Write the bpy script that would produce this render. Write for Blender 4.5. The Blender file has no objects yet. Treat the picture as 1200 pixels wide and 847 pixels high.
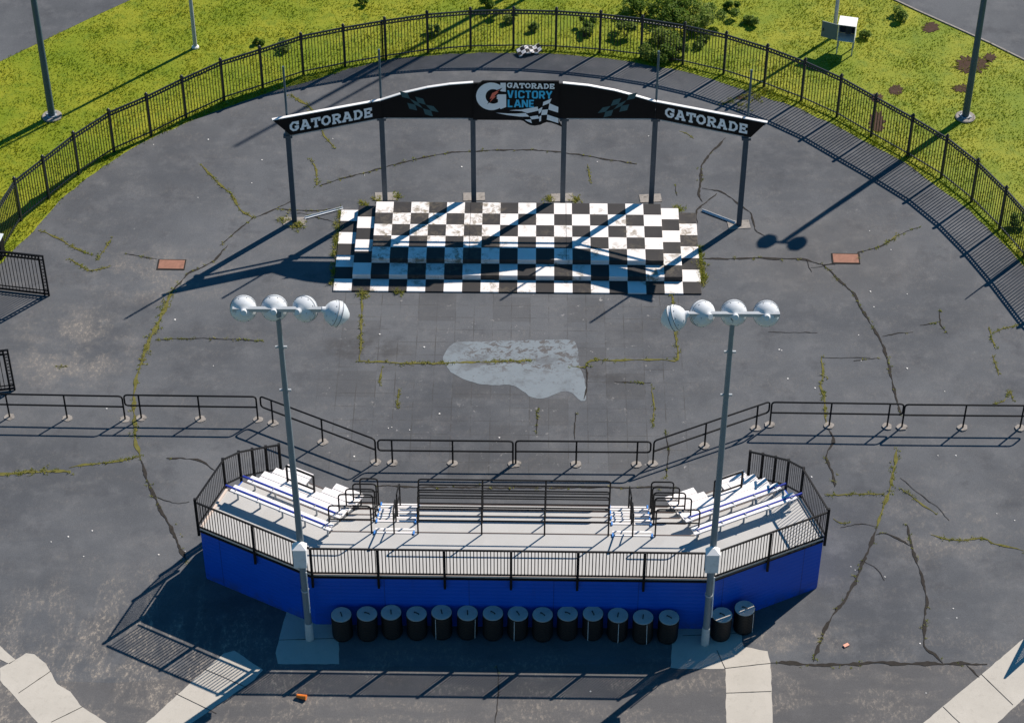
import bpy, math, random
import numpy as np
from mathutils import Vector, Matrix
random.seed(7); rng = np.random.default_rng(7)
S = bpy.context.scene; COL = S.collection
R = math.radians

# ------------------------------------------------------------------ camera (surveyed from the photograph)
F, TH, CX, CY, ROLL, H = 2800., R(42.3), 600., 423.5, R(0.15), 51.5
fv = np.array([0, math.cos(TH), -math.sin(TH)]); r0 = np.array([1., 0, 0]); u0 = np.cross(r0, fv)
rv = math.cos(ROLL) * r0 + math.sin(ROLL) * u0; uv = np.cross(rv, fv); CAM = np.array([0, 0, H])
def G(px, py, z=0.0):
    "survey: where a spot of the photograph lies on the level plane z"
    d = fv + rv * (px - CX) / F - uv * (py - CY) / F
    p = CAM + d * ((z - H) / d[2]); return Vector((p[0], p[1], p[2]))

cam = bpy.data.cameras.new('camera'); cam.lens = F / 1200 * 36; cam.sensor_width = 36; cam.sensor_fit = 'HORIZONTAL'
cam.clip_start = 1; cam.clip_end = 2000
co = bpy.data.objects.new('camera', cam); COL.objects.link(co)
M = Matrix.Identity(4)
for i in range(3):
    M[i][0] = rv[i]; M[i][1] = uv[i]; M[i][2] = -fv[i]; M[i][3] = CAM[i]
co.matrix_world = M; S.camera = co

# ------------------------------------------------------------------ light
SUN_AZ, SUN_EL = 44.7, 41.2
w = bpy.data.worlds.new('World'); S.world = w; w.use_nodes = True
nt = w.node_tree; bg = nt.nodes['Background']; sky = nt.nodes.new('ShaderNodeTexSky'); sky.sky_type = 'NISHITA'
sky.sun_disc = False; sky.sun_elevation = R(SUN_EL); sky.sun_rotation = R(90 - SUN_AZ); sky.altitude = 100; sky.ozone_density = 3.0; sky.air_density = 1.0; sky.dust_density = 0.0
hs = nt.nodes.new('ShaderNodeHueSaturation'); hs.inputs['Saturation'].default_value = 1.32; hs.inputs['Hue'].default_value = 0.49
nt.links.new(sky.outputs[0], hs.inputs['Color']); nt.links.new(hs.outputs[0], bg.inputs[0]); bg.inputs[1].default_value = 0.07
sl = bpy.data.lights.new('sun', 'SUN'); sl.energy = 5.0; sl.angle = R(0.45); sl.color = (1.0, 0.90, 0.79)
so = bpy.data.objects.new('sun', sl); COL.objects.link(so); so.location = (30, 90, 60)
dirv = Vector((-math.cos(R(SUN_AZ)) * math.cos(R(SUN_EL)), -math.sin(R(SUN_AZ)) * math.cos(R(SUN_EL)), -math.sin(R(SUN_EL))))
so.rotation_euler = dirv.to_track_quat('-Z', 'Y').to_euler()
S.view_settings.view_transform = 'Standard'; S.view_settings.look = 'None'
S.view_settings.exposure = 0.5; S.view_settings.gamma = 1.0
try: S.view_settings.use_curve_mapping = False
except Exception: pass

# ------------------------------------------------------------------ materials
class N:
    def __init__(s, name, rough=0.7, spec=0.3, metal=0.0):
        s.m = bpy.data.materials.new(name); s.m.use_nodes = True; s.t = s.m.node_tree; s.b = s.t.nodes['Principled BSDF']
        s.b.inputs['Roughness'].default_value = rough; s.b.inputs['Metallic'].default_value = metal
        s.b.inputs['Specular IOR Level'].default_value = spec
        s.pos = s.n('ShaderNodeTexCoord').outputs['Object']
    def n(s, k): return s.t.nodes.new(k)
    def l(s, a, b): s.t.links.new(a, b)
    def val(s, v, sock):
        if hasattr(v, 'is_linked') or hasattr(v, 'links'): s.l(v, sock)
        else: sock.default_value = v
    def math(s, op, a, b=0.0, c=0.0, clamp=False):
        n = s.n('ShaderNodeMath'); n.operation = op; n.use_clamp = clamp
        for v, i in ((a, 0), (b, 1), (c, 2)): s.val(v, n.inputs[i])
        return n.outputs[0]
    def noise(s, scale, detail=4, rough=0.55, vec=None, stretch=None, rot=0, dist=0.0):
        v = vec or s.pos
        if stretch:
            mp = s.n('ShaderNodeMapping'); mp.inputs['Scale'].default_value = stretch; mp.inputs['Rotation'].default_value = (0, 0, rot)
            s.l(v, mp.inputs['Vector']); v = mp.outputs[0]
        n = s.n('ShaderNodeTexNoise'); n.inputs['Scale'].default_value = scale; n.inputs['Detail'].default_value = detail
        n.inputs['Roughness'].default_value = rough; n.inputs['Distortion'].default_value = dist
        s.l(v, n.inputs['Vector']); return n.outputs['Fac']
    def ramp(s, v, a, b):
        n = s.n('ShaderNodeMapRange'); n.interpolation_type = 'SMOOTHSTEP'
        s.val(v, n.inputs['Value']); s.val(a, n.inputs['From Min']); s.val(b, n.inputs['From Max']); return n.outputs['Result']
    def mix(s, f, a, b, mode='MIX'):
        n = s.n('ShaderNodeMix'); n.data_type = 'RGBA'; n.blend_type = mode
        s.val(f, n.inputs[0])
        for v, i in ((a, 6), (b, 7)):
            if isinstance(v, tuple): n.inputs[i].default_value = (*v[:3], 1)
            else: s.l(v, n.inputs[i])
        return n.outputs[2]
    def xyz(s):
        n = s.n('ShaderNodeSeparateXYZ'); s.l(s.pos, n.inputs[0]); return n.outputs
    def bump(s, h, strength=0.3, dist=0.02):
        n = s.n('ShaderNodeBump'); n.inputs['Strength'].default_value = strength; n.inputs['Distance'].default_value = dist
        s.l(h, n.inputs['Height']); s.l(n.outputs[0], s.b.inputs['Normal'])
    def done(s, c):
        if isinstance(c, tuple): s.b.inputs['Base Color'].default_value = (*c[:3], 1)
        else: s.l(c, s.b.inputs['Base Color'])
        return s.m

def plain(name, c, rough=0.6, spec=0.3, metal=0.0, var=0.25, scale=6.0, dirt=None, dirt_amt=0.5):
    m = N(name, rough, spec, metal)
    f = m.noise(scale, 5, 0.6)
    col = m.mix(f, tuple(x * (1 - var) for x in c), tuple(min(1, x * (1 + var)) for x in c))
    if dirt:
        g = m.ramp(m.noise(scale * 0.6, 6, 0.7), 0.52, 0.72)
        col = m.mix(m.math('MULTIPLY', g, dirt_amt), col, dirt)
    return m.done(col)

MAT = {}
MAT['black'] = plain('black_paint', (0.006, 0.006, 0.0075), 0.55, 0.2, var=0.4)
MAT['fence_black'] = plain('fence_black_paint', (0.016, 0.020, 0.024), 0.38, 0.5, var=0.4)
MAT['steel_blue'] = plain('dark_blue_grey_paint', (0.05, 0.09, 0.12), 0.5, 0.4, var=0.2)
MAT['arch_post'] = plain('arch_post_paint', (0.045, 0.065, 0.085), 0.45, 0.4, var=0.3)
MAT['galv'] = plain('galvanised_steel', (0.34, 0.37, 0.40), 0.5, 0.4, 0.0, var=0.2, scale=3)
MAT['pole'] = plain('pole_grey_paint', (0.145, 0.185, 0.215), 0.5, 0.35, var=0.2, scale=2.5, dirt=(0.17, 0.17, 0.16), dirt_amt=0.25)
MAT['white'] = plain('white_paint', (0.78, 0.77, 0.76), 0.5, 0.3, var=0.06)
MAT['lamp'] = plain('lamp_housing', (0.58, 0.61, 0.64), 0.75, 0.2, var=0.10, scale=9, dirt=(0.35, 0.34, 0.32), dirt_amt=0.35)
MAT['edge_strip'] = plain('tread_edge', (0.10, 0.075, 0.07), 0.7, 0.2)
MAT['seam'] = plain('lamp_seam', (0.10, 0.11, 0.12), 0.6, 0.3)
MAT['sleeve'] = plain('pole_foot_paint', (0.42, 0.44, 0.44), 0.7, 0.2, var=0.2, scale=7, dirt=(0.18, 0.17, 0.16), dirt_amt=0.7)
MAT['lens'] = plain('lamp_glass', (0.55, 0.60, 0.65), 0.4, 0.4, var=0.08)
MAT['alu'] = plain('bench_aluminium', (0.84, 0.81, 0.81), 0.5, 0.4, var=0.04, scale=4, dirt=(0.66, 0.63, 0.62), dirt_amt=0.3)
MAT['deck'] = plain('deck_grey', (0.43, 0.43, 0.425), 0.75, 0.2, var=0.10, scale=1.3, dirt=(0.33, 0.325, 0.315), dirt_amt=0.35)
MAT['trim'] = plain('deck_edge_trim', (0.62, 0.52, 0.46), 0.6, 0.3, var=0.1)
MAT['bright_blue'] = plain('bright_blue_paint', (0.05, 0.22, 0.60), 0.45, 0.4, var=0.15)
MAT['bar_blue'] = plain('navy_blue_paint', (0.01, 0.03, 0.30), 0.45, 0.4, var=0.15)
MAT['concrete_light'] = plain('footing_concrete', (0.27, 0.25, 0.23), 0.9, 0.1, var=0.4, scale=9, dirt=(0.10, 0.09, 0.08), dirt_amt=0.9)
MAT['rust'] = plain('rusty_plate', (0.27, 0.135, 0.095), 0.75, 0.2, var=0.3, scale=7, dirt=(0.12, 0.07, 0.05), dirt_amt=0.5)
MAT['drum'] = plain('drum_black', (0.008, 0.008, 0.009), 0.5, 0.3, var=0.3)
MAT['drum_lid'] = plain('drum_lid_grey', (0.52, 0.48, 0.42), 0.7, 0.2, var=0.2, scale=5, dirt=(0.15, 0.14, 0.13), dirt_amt=0.5)
MAT['sign_black'] = plain('sign_black', (0.004, 0.004, 0.005), 0.6, 0.15, var=0.3)
MAT['letter'] = plain('sign_letter_white', (0.80, 0.80, 0.82), 0.5, 0.3, var=0.03)
MAT['teal'] = plain('sign_letter_blue', (0.05, 0.45, 0.72), 0.5, 0.3, var=0.05)
MAT['ghost'] = plain('sign_faint_checks', (0.03, 0.09, 0.105), 0.5, 0.3, var=0.3, scale=5)
MAT['bolt'] = plain('sign_bolt_red', (0.75, 0.16, 0.10), 0.5, 0.3, var=0.05)
MAT['paper'] = plain('paper_white', (0.75, 0.73, 0.70), 0.9, 0.1, var=0.05)
MAT['orange'] = plain('orange_plastic', (0.75, 0.20, 0.03), 0.5, 0.3, var=0.1)
MAT['salmon'] = plain('faded_pink_card', (0.75, 0.36, 0.26), 0.8, 0.2, var=0.1)
MAT['crack'] = plain('crack_filler', (0.034, 0.031, 0.028), 0.9, 0.1, var=0.5, scale=10)
MAT['crack_moss'] = plain('mossy_crack', (0.125, 0.118, 0.035), 0.95, 0.1, var=0.6, scale=5, dirt=(0.045, 0.040, 0.030), dirt_amt=0.95)
MAT['soil'] = plain('bare_soil', (0.07, 0.045, 0.035), 0.95, 0.05, var=0.45, scale=8)
MAT['stem'] = plain('shrub_stem', (0.09, 0.06, 0.04), 0.9, 0.1)
MAT['box_dark'] = plain('cabinet_inside', (0.03, 0.04, 0.06), 0.6, 0.3)
MAT['cab_grey'] = plain('cabinet_grey', (0.16, 0.20, 0.21), 0.5, 0.3, var=0.1)

# blue corrugated wall
m = N('blue_corrugated_wall', 0.42, 0.4)
x, y, z = m.xyz()
wv = m.math('SINE', m.math('MULTIPLY', z, 42.0))
c = m.mix(m.noise(0.9, 4), (0.000, 0.062, 0.42), (0.000, 0.092, 0.58))
c = m.mix(m.math('MULTIPLY', m.ramp(m.noise(3.0, 6, 0.7, stretch=(1, 1, 0.15)), 0.55, 0.8), 0.25), c, (0.02, 0.04, 0.16))
c = m.mix(m.math('MULTIPLY', m.ramp(wv, -1.0, -0.85), 0.0), c, (0, 0, 0))
c = m.mix(m.math('MULTIPLY', m.math('MULTIPLY', m.ramp(z, 0.55, 0.0), m.ramp(m.noise(2.2, 7, 0.75), 0.38, 0.62)), 0.55), c, (0.05, 0.055, 0.075))
jn = m.math('ABSOLUTE', m.math('SUBTRACT', m.math('FRACT', m.math('MULTIPLY', x, 0.42)), 0.5))
c = m.mix(m.math('MULTIPLY', m.ramp(jn, 0.008, 0.003), 0.5), c, (0.002, 0.01, 0.09))
c = m.mix(m.math('MULTIPLY', m.ramp(m.noise(1.0, 5, 0.7, stretch=(1, 1, 0.3)), 0.5, 0.75), 0.3), c, (0.012, 0.075, 0.42))
m.bump(wv, 0.2, 0.008); MAT['blue_wall'] = m.done(c)

# asphalt
def asphalt(name, brown=0.0, plaza=False):
    m = N(name, 0.9, 0.18)
    x, y, z = m.xyz()
    big = m.noise(0.16, 5, 0.6); mid = m.noise(1.1, 6, 0.65); fine = m.noise(28, 3, 0.7); grit = m.noise(110, 2, 0.6)
    c = m.mix(m.ramp(big, 0.3, 0.7), (0.069, 0.0745, 0.084), (0.110, 0.1165, 0.127))
    c = m.mix(m.math('MULTIPLY', m.ramp(mid, 0.45, 0.75), 0.6), c, (0.137, 0.141, 0.149))
    c = m.mix(m.math('MULTIPLY', m.ramp(m.noise(0.7, 6, 0.7), 0.52, 0.7), 0.5), c, (0.054, 0.057, 0.065))
    if brown: c = m.mix(brown, c, (0.098, 0.093, 0.091))
    c = m.mix(0.5, c, m.mix(fine, (0.25, 0.25, 0.25), (0.75, 0.75, 0.75)), 'OVERLAY')
    c = m.mix(0.30, c, m.mix(m.ramp(grit, 0.3, 0.7), (0.2, 0.2, 0.2), (0.8, 0.8, 0.8)), 'OVERLAY')
    if plaza:
        # tan dust: swirls at the lower left, blotches at the left, thin elsewhere
        def blob(cx, cy, rx, ry):
            a = m.math('DIVIDE', m.math('SUBTRACT', x, cx), rx); b = m.math('DIVIDE', m.math('SUBTRACT', y, cy), ry)
            return m.ramp(m.math('ADD', m.math('MULTIPLY', a, a), m.math('MULTIPLY', b, b)), 1.0, 0.05)
        spk = m.ramp(m.noise(7.0, 8, 0.80, stretch=(1.2, 0.7, 1), rot=R(-24)), 0.49, 0.62)
        spk2 = m.math('ADD', m.math('MULTIPLY', spk, 0.8), 0.12)
        st = m.math('MULTIPLY', m.ramp(m.noise(1.0, 4, 0.6, stretch=(1.7, 0.42, 1), rot=R(-24), dist=0.35), 0.42, 0.60), spk2)
        st2 = m.math('MULTIPLY', m.ramp(m.noise(0.9, 5, 0.65), 0.40, 0.60), m.math('ADD', m.math('MULTIPLY', spk, 0.6), 0.25))
        msk = m.math('ADD', m.math('MULTIPLY', blob(-11.0, 43.5, 6.5, 5.0), st), m.math('MULTIPLY', blob(-14.2, 57.2, 2.6, 2.4), st2))
        msk = m.math('ADD', msk, m.math('MULTIPLY', m.math('ADD', blob(-11.8, 60.8, 3.2, 1.9), blob(12.5, 49.2, 2.2, 1.6)), m.math('MULTIPLY', st2, 0.6)))
        msk = m.math('ADD', msk, m.math('MULTIPLY', blob(8.2, 44.9, 1.8, 0.8), st2))
        st3 = m.math('MULTIPLY', m.ramp(m.noise(0.9, 4, 0.6, stretch=(0.6, 1.6, 1), rot=R(25), dist=0.3), 0.42, 0.62), spk2)
        low = m.ramp(y, 46.0, 43.0)
        msk = m.math('ADD', msk, m.math('MULTIPLY', m.math('MULTIPLY', low, st3), 0.55))
        msk = m.math('ADD', msk, m.math('MULTIPLY', st3, 0.16))
        msk = m.math('MULTIPLY', m.math('MINIMUM', msk, 1.0), 0.85)
        c = m.mix(msk, c, (0.30, 0.265, 0.225))
        # bands of old seal coat
        c = m.mix(m.math('MULTIPLY', blob(10.5, 62, 4, 3.0), m.math('MULTIPLY', mid, 0.45)), c, (0.15, 0.14, 0.13))
        # faint old 2 ft paint grid in front of the stage
        s_ = 0.6096
        def line(v, off, wd):
            q = m.math('FRACT', m.math('ADD', m.math('DIVIDE', v, s_), off))
            d = m.math('ABSOLUTE', m.math('SUBTRACT', q, 0.5))
            return m.ramp(d, wd, wd * 0.4)
        yy = m.math('ADD', y, m.math('MULTIPLY', x, 0.010)); xx = m.math('SUBTRACT', x, m.math('MULTIPLY', y, 0.010))
        reg = m.math('MULTIPLY', m.ramp(m.math('ABSOLUTE', m.math('SUBTRACT', x, -0.2)), 6.2, 5.6), m.math('MULTIPLY', m.ramp(y, 51.2, 51.8), m.ramp(y, 60.6, 60.2)))
        br = m.ramp(m.noise(0.9, 5, 0.7), 0.40, 0.62)
        gl = m.math('MULTIPLY', m.math('MAXIMUM', line(xx, 0.5, 0.035), line(yy, 0.2, 0.03)), m.math('MULTIPLY', reg, br))
        c = m.mix(m.math('MULTIPLY', gl, 0.55), c, (0.04, 0.038, 0.034))
        cell = m.n('ShaderNodeTexChecker'); cell.inputs['Scale'].default_value = 1 / s_; cell.inputs['Color1'].default_value = (0, 0, 0, 1); cell.inputs['Color2'].default_value = (1, 1, 1, 1)
        cb = m.n('ShaderNodeCombineXYZ'); m.l(xx, cb.inputs[0]); m.l(m.math('ADD', yy, 0.19), cb.inputs[1]); cb.inputs[2].default_value = 0.3
        m.l(cb.outputs[0], cell.inputs['Vector'])
        c = m.mix(m.math('MULTIPLY', m.math('MULTIPLY', cell.outputs['Fac'], reg), 0.035), c, (0.16, 0.165, 0.18))
        wn = m.n('ShaderNodeTexWhiteNoise'); wn.noise_dimensions = '2D'; cb2 = m.n('ShaderNodeCombineXYZ')
        m.l(m.math('FLOOR', m.math('DIVIDE', xx, s_ * 2)), cb2.inputs[0]); m.l(m.math('FLOOR', m.math('DIVIDE', yy, s_ * 2)), cb2.inputs[1]); m.l(cb2.outputs[0], wn.inputs['Vector'])
        c = m.mix(m.math('MULTIPLY', m.math('MULTIPLY', m.ramp(wn.outputs['Value'], 0.55, 1.0), reg), 0.35), c, (0.06, 0.06, 0.062))
        sm = m.math('MULTIPLY', m.math('MAXIMUM', blob(1.6, 55.9, 3.0, 0.7), blob(-4.8, 57.2, 1.9, 0.8)), m.ramp(m.noise(1.5, 6, 0.65), 0.38, 0.6))
        c = m.mix(m.math('MULTIPLY', sm, 0.6), c, (0.045, 0.044, 0.045))
        pt = m.math('MULTIPLY', m.ramp(m.noise(4, 8, 0.75), 0.60, 0.66), m.math('MULTIPLY', reg, m.ramp(m.noise(0.8, 3), 0.45, 0.62)))
        c = m.mix(m.math('MULTIPLY', pt, 0.75), c, (0.36, 0.35, 0.34))
        lit = m.math('MULTIPLY', m.ramp(m.noise(2.2, 8, 0.8), 0.63, 0.70), 0.40)
        c = m.mix(lit, c, (0.26, 0.26, 0.26))
    m.bump(fine, 0.25, 0.01)
    return m.done(c)
MAT['asphalt'] = asphalt('plaza_asphalt', 0.0, True)
MAT['asphalt_road'] = asphalt('road_asphalt')
MAT['asphalt_low'] = asphalt('worn_asphalt', 0.5, True)

m = N('pale_concrete', 0.9, 0.15)
c = m.mix(m.noise(0.8, 6, 0.65), (0.36, 0.34, 0.30), (0.52, 0.49, 0.44))
c = m.mix(m.math('MULTIPLY', m.ramp(m.noise(5, 8, 0.75), 0.5, 0.75), 0.4), c, (0.27, 0.25, 0.22))
c = m.mix(0.35, c, m.mix(m.noise(70, 2), (0.25,) * 3, (0.75,) * 3), 'OVERLAY')
m.bump(m.noise(30, 4), 0.2, 0.01); MAT['concrete'] = m.done(c)

m = N('blue_grey_patch', 0.85, 0.2)
x, y, z = m.xyz()
c = m.mix(m.noise(1.6, 6, 0.7), (0.150, 0.180, 0.205), (0.205, 0.235, 0.260))
wr = m.ramp(m.noise(3.6, 9, 0.72, stretch=(0.9, 1.3, 1), dist=0.7), 0.505, 0.555)
a = m.math('DIVIDE', m.math('SUBTRACT', x, 0.7), 2.6); b = m.math('DIVIDE', m.math('SUBTRACT', y, 57.0), 0.95)
rg = m.ramp(m.math('ADD', m.math('MULTIPLY', a, a), m.math('MULTIPLY', b, b)), 1.5, 0.3)
c = m.mix(m.math('MULTIPLY', m.math('MULTIPLY', wr, rg), 0.85), c, (0.085, 0.075, 0.072))
c = m.mix(m.math('MULTIPLY', m.ramp(m.noise(6, 8, 0.8), 0.56, 0.64), 0.6), c, (0.10, 0.10, 0.105))
c = m.mix(m.math('MULTIPLY', m.ramp(m.noise(1.0, 5, 0.65), 0.48, 0.66), 0.75), c, (0.105, 0.112, 0.122))
MAT['patch'] = m.done(c)

# checkered boards: colour from the 2 ft grid seen from above
SQ = 0.6096
def checker(name, sq=SQ, dirt=1.0, shift=(0.0, 0.0)):
    m = N(name, 0.65, 0.25)
    x, y, z = m.xyz()
    def par(v, o):
        return m.math('FLOOR', m.math('DIVIDE', m.math('ADD', v, o), sq))
    s_ = m.math('ADD', par(x, shift[0]), par(y, shift[1]))
    q = m.math('GREATER_THAN', m.math('FRACT', m.math('MULTIPLY', m.math('ADD', s_, 100.0), 0.5)), 0.25)
    wh = m.mix(m.noise(1.5, 4), (0.66, 0.63, 0.61), (0.84, 0.81, 0.80))
    stain = m.math('MULTIPLY', m.ramp(m.noise(0.8, 3, 0.6), 0.48, 0.63), m.ramp(m.noise(4.5, 9, 0.75, dist=0.6), 0.44, 0.60))
    wh = m.mix(m.math('MULTIPLY', stain, 0.9 * dirt), wh, (0.20, 0.165, 0.11))
    chips = m.math('MULTIPLY', m.ramp(m.noise(14, 8, 0.8), 0.60, 0.68), m.ramp(m.noise(2.0, 3), 0.45, 0.6))
    wh = m.mix(m.math('MULTIPLY', chips, 0.85 * dirt), wh, (0.10, 0.09, 0.08))
    bk = m.mix(m.noise(2, 5), (0.020, 0.019, 0.020), (0.040, 0.037, 0.037))
    bk = m.mix(m.math('MULTIPLY', stain, 0.45 * dirt), bk, (0.13, 0.11, 0.08))
    bk = m.mix(m.math('MULTIPLY', m.ramp(m.noise(16, 8, 0.8), 0.66, 0.71), 0.6 * dirt), bk, (0.4, 0.38, 0.36))
    return m.done(m.mix(q, bk, wh))
MAT['check'] = checker('checkered_boards', SQ, 1.0, (0.0, 0.0))
MAT['check_small'] = checker('small_checks', 0.16, 0.3)

def leafy(name, a, b, c_, sub=0.25, s1=0.35, s2=2.4):
    m = N(name, 0.65, 0.2)
    c = m.mix(m.ramp(m.noise(s1, 5, 0.6), 0.34, 0.66), a, b)
    c = m.mix(m.math('MULTIPLY', m.ramp(m.noise(s2, 5, 0.65), 0.45, 0.7), 0.7), c, c_)
    c = m.mix(0.35, c, m.mix(m.noise(16, 3), (0.25,) * 3, (0.75,) * 3), 'OVERLAY')
    out = m.done(c)
    tr = m.n('ShaderNodeBsdfTranslucent'); m.l(c, tr.inputs[0]); mx = m.n('ShaderNodeMixShader'); mx.inputs[0].default_value = sub
    o = m.t.nodes['Material Output']; m.l(m.b.outputs[0], mx.inputs[1]); m.l(tr.outputs[0], mx.inputs[2]); m.l(mx.outputs[0], o.inputs[0])
    return out
MAT['lawn'] = leafy('lawn_turf', (0.150, 0.200, 0.006), (0.240, 0.250, 0.014), (0.100, 0.155, 0.006), 0.0)
MAT['blades'] = leafy('grass_blades', (0.180, 0.240, 0.007), (0.280, 0.292, 0.018), (0.115, 0.178, 0.007), 0.35)
MAT['weed'] = leafy('weeds', (0.26, 0.29, 0.04), (0.36, 0.33, 0.10), (0.18, 0.22, 0.03), 0.5, 1.5, 6)
MAT['leaf'] = leafy('shrub_leaves', (0.12, 0.20, 0.03), (0.18, 0.26, 0.045), (0.08, 0.135, 0.02), 0.45, 2.0, 7)
MAT['leaf_pale'] = leafy('pale_shrub_leaves', (0.18, 0.26, 0.045), (0.27, 0.33, 0.085), (0.13, 0.20, 0.035), 0.45, 2.0, 7)

# ------------------------------------------------------------------ mesh building
class MB:
    def __init__(s): s.v = []; s.f = []
    def add(s, vs, fs):
        b = len(s.v); s.v += [tuple(p) for p in vs]; s.f += [tuple(b + i for i in q) for q in fs]
    def box(s, c, d, rz=0.0):
        cx, cy, cz = c; a, b, h = d[0] / 2, d[1] / 2, d[2] / 2; co_, si = math.cos(rz), math.sin(rz)
        vs = [(cx + x * co_ - y * si, cy + x * si + y * co_, cz + z) for z in (-h, h) for x, y in ((-a, -b), (a, -b), (a, b), (-a, b))]
        s.add(vs, [(3, 2, 1, 0), (4, 5, 6, 7), (0, 1, 5, 4), (1, 2, 6, 5), (2, 3, 7, 6), (3, 0, 4, 7)])
    def bar(s, p, q, wd, ht, up=(0, 0, 1)):
        p, q = Vector(p), Vector(q); t = (q - p).normalized(); up = Vector(up)
        if abs(t.dot(up)) > 0.99: up = Vector((0, 1, 0))
        a = t.cross(up).normalized() * wd / 2; b = a.cross(t).normalized() * ht / 2
        vs = [o + i * a + j * b for o in (p, q) for i, j in ((-1, -1), (1, -1), (1, 1), (-1, 1))]
        s.add(vs, [(0, 1, 2, 3), (7, 6, 5, 4), (4, 5, 1, 0), (5, 6, 2, 1), (6, 7, 3, 2), (7, 4, 0, 3)])
    def tube(s, pts, r, n=8, closed=False):
        pts = [Vector(p) for p in pts]; L = len(pts)
        rs = r if isinstance(r, (list, tuple)) else [r] * L
        prev = None; b0 = len(s.v)
        for i, p in enumerate(pts):
            if closed: t = (pts[(i + 1) % L] - pts[i - 1])
            else: t = pts[min(i + 1, L - 1)] - pts[max(i - 1, 0)]
            t.normalize()
            if prev is None:
                a = t.cross(Vector((0, 0, 1)));
                if a.length < 1e-3: a = t.cross(Vector((0, 1, 0)))
            else: a = prev - t * prev.dot(t)
            a.normalize(); prev = a; b = t.cross(a)
            for k in range(n):
                an = 2 * math.pi * k / n; s.v.append(tuple(p + (a * math.cos(an) + b * math.sin(an)) * rs[i]))
        for i in range(L if closed else L - 1):
            j = (i + 1) % L
            for k in range(n):
                k2 = (k + 1) % n; s.f.append((b0 + i * n + k, b0 + j * n + k, b0 + j * n + k2, b0 + i * n + k2))
        if not closed:
            s.f.append(tuple(b0 + k for k in range(n))); s.f.append(tuple(b0 + (L - 1) * n + k for k in reversed(range(n))))
    def lathe(s, prof, axis_o, axis_d, n=24):
        d = Vector(axis_d).normalized(); a = d.cross(Vector((0, 0, 1)))
        if a.length < 1e-3: a = Vector((1, 0, 0))
        a.normalize(); b = d.cross(a); o = Vector(axis_o); b0 = len(s.v)
        for t, r in prof:
            for k in range(n):
                an = 2 * math.pi * k / n; s.v.append(tuple(o + d * t + (a * math.cos(an) + b * math.sin(an)) * max(r, 1e-4)))
        for i in range(len(prof) - 1):
            for k in range(n):
                k2 = (k + 1) % n; s.f.append((b0 + i * n + k, b0 + i * n + k2, b0 + (i + 1) * n + k2, b0 + (i + 1) * n + k))
        s.f.append(tuple(b0 + k for k in reversed(range(n)))); s.f.append(tuple(b0 + (len(prof) - 1) * n + k for k in range(n)))
    def prism(s, poly, z0, z1):
        n = len(poly); vs = [(p[0], p[1], z0) for p in poly] + [(p[0], p[1], z1) for p in poly]
        s.add(vs, [tuple(reversed(range(n))), tuple(range(n, 2 * n))] + [(i, (i + 1) % n, n + (i + 1) % n, n + i) for i in range(n)])
    def sheet(s, poly, z):
        s.add([(p[0], p[1], z) for p in poly], [tuple(range(len(poly)))])
    def build(s, name, mt, parent=None, smooth=False, bevel=0.0):
        me = bpy.data.meshes.new(name); o = bpy.data.objects.new(name, me); COL.objects.link(o)
        off = Vector((0, 0, 0))
        if parent is not None:
            o.parent = parent; q = parent
            while q: off += q.location; q = q.parent
        me.from_pydata([(v[0] - off.x, v[1] - off.y, v[2] - off.z) for v in s.v], [], s.f)
        me.materials.append(MAT[mt]); me.update()
        import bmesh
        bm = bmesh.new(); bm.from_mesh(me); bmesh.ops.recalc_face_normals(bm, faces=bm.faces)
        bm.to_mesh(me); bm.free()
        if smooth:
            for p in me.polygons: p.use_smooth = True
            try: me.set_sharp_from_angle(angle=R(40))
            except Exception: pass
        if bevel:
            md = o.modifiers.new('bevel', 'BEVEL'); md.width = bevel; md.segments = 2; md.limit_method = 'ANGLE'
        return o
def tag(o, label=None, cat=None, group=None, kind=None):
    if label: o['label'] = label
    if cat: o['category'] = cat
    if group: o['group'] = group
    if kind: o['kind'] = kind
    return o
def thing(name, loc, label, cat, group=None, rz=0.0):
    o = bpy.data.objects.new(name, None); COL.objects.link(o); o.location = loc; o.rotation_euler = (0, 0, rz); o.empty_display_size = 0.3
    return tag(o, label, cat, group)
def copy_tree(o, parent=None):
    c = o.copy(); COL.objects.link(c)
    if parent: c.parent = parent
    for ch in list(o.children): copy_tree(ch, c)
    return c
def structure(mb, name, mt, **k): return tag(mb.build(name, mt, **k), kind='structure')
def fillet(pts, r, n=5):
    pts = [Vector(p) for p in pts]; out = [pts[0]]
    for i in range(1, len(pts) - 1):
        a, b, c = pts[i - 1], pts[i], pts[i + 1]; u_ = (a - b).normalized(); v_ = (c - b).normalized()
        q = min(r, (a - b).length * .45, (c - b).length * .45); p0, p1 = b + u_ * q, b + v_ * q
        for k in range(n + 1):
            t = k / n; out.append(p0 * (1 - t) ** 2 + b * 2 * t * (1 - t) + p1 * t * t)
    out.append(pts[-1]); return out
def spline(pts, step=0.4):
    "Catmull-Rom through 2-D points"
    P = [np.array(p[:2], float) for p in pts]; P = [2 * P[0] - P[1]] + P + [2 * P[-1] - P[-2]]; out = []
    for i in range(1, len(P) - 2):
        n = max(2, int(np.linalg.norm(P[i + 1] - P[i]) / step))
        for k in range(n):
            t = k / n; a, b, c, d = P[i - 1:i + 3]
            out.append(0.5 * ((2 * b) + (c - a) * t + (2 * a - 5 * b + 4 * c - d) * t * t + (3 * b - a - 3 * c + d) * t ** 3))
    out.append(P[-2]); return out
def GP(lst, z=0.0): return [G(a, b, z) for a, b in lst]

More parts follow.
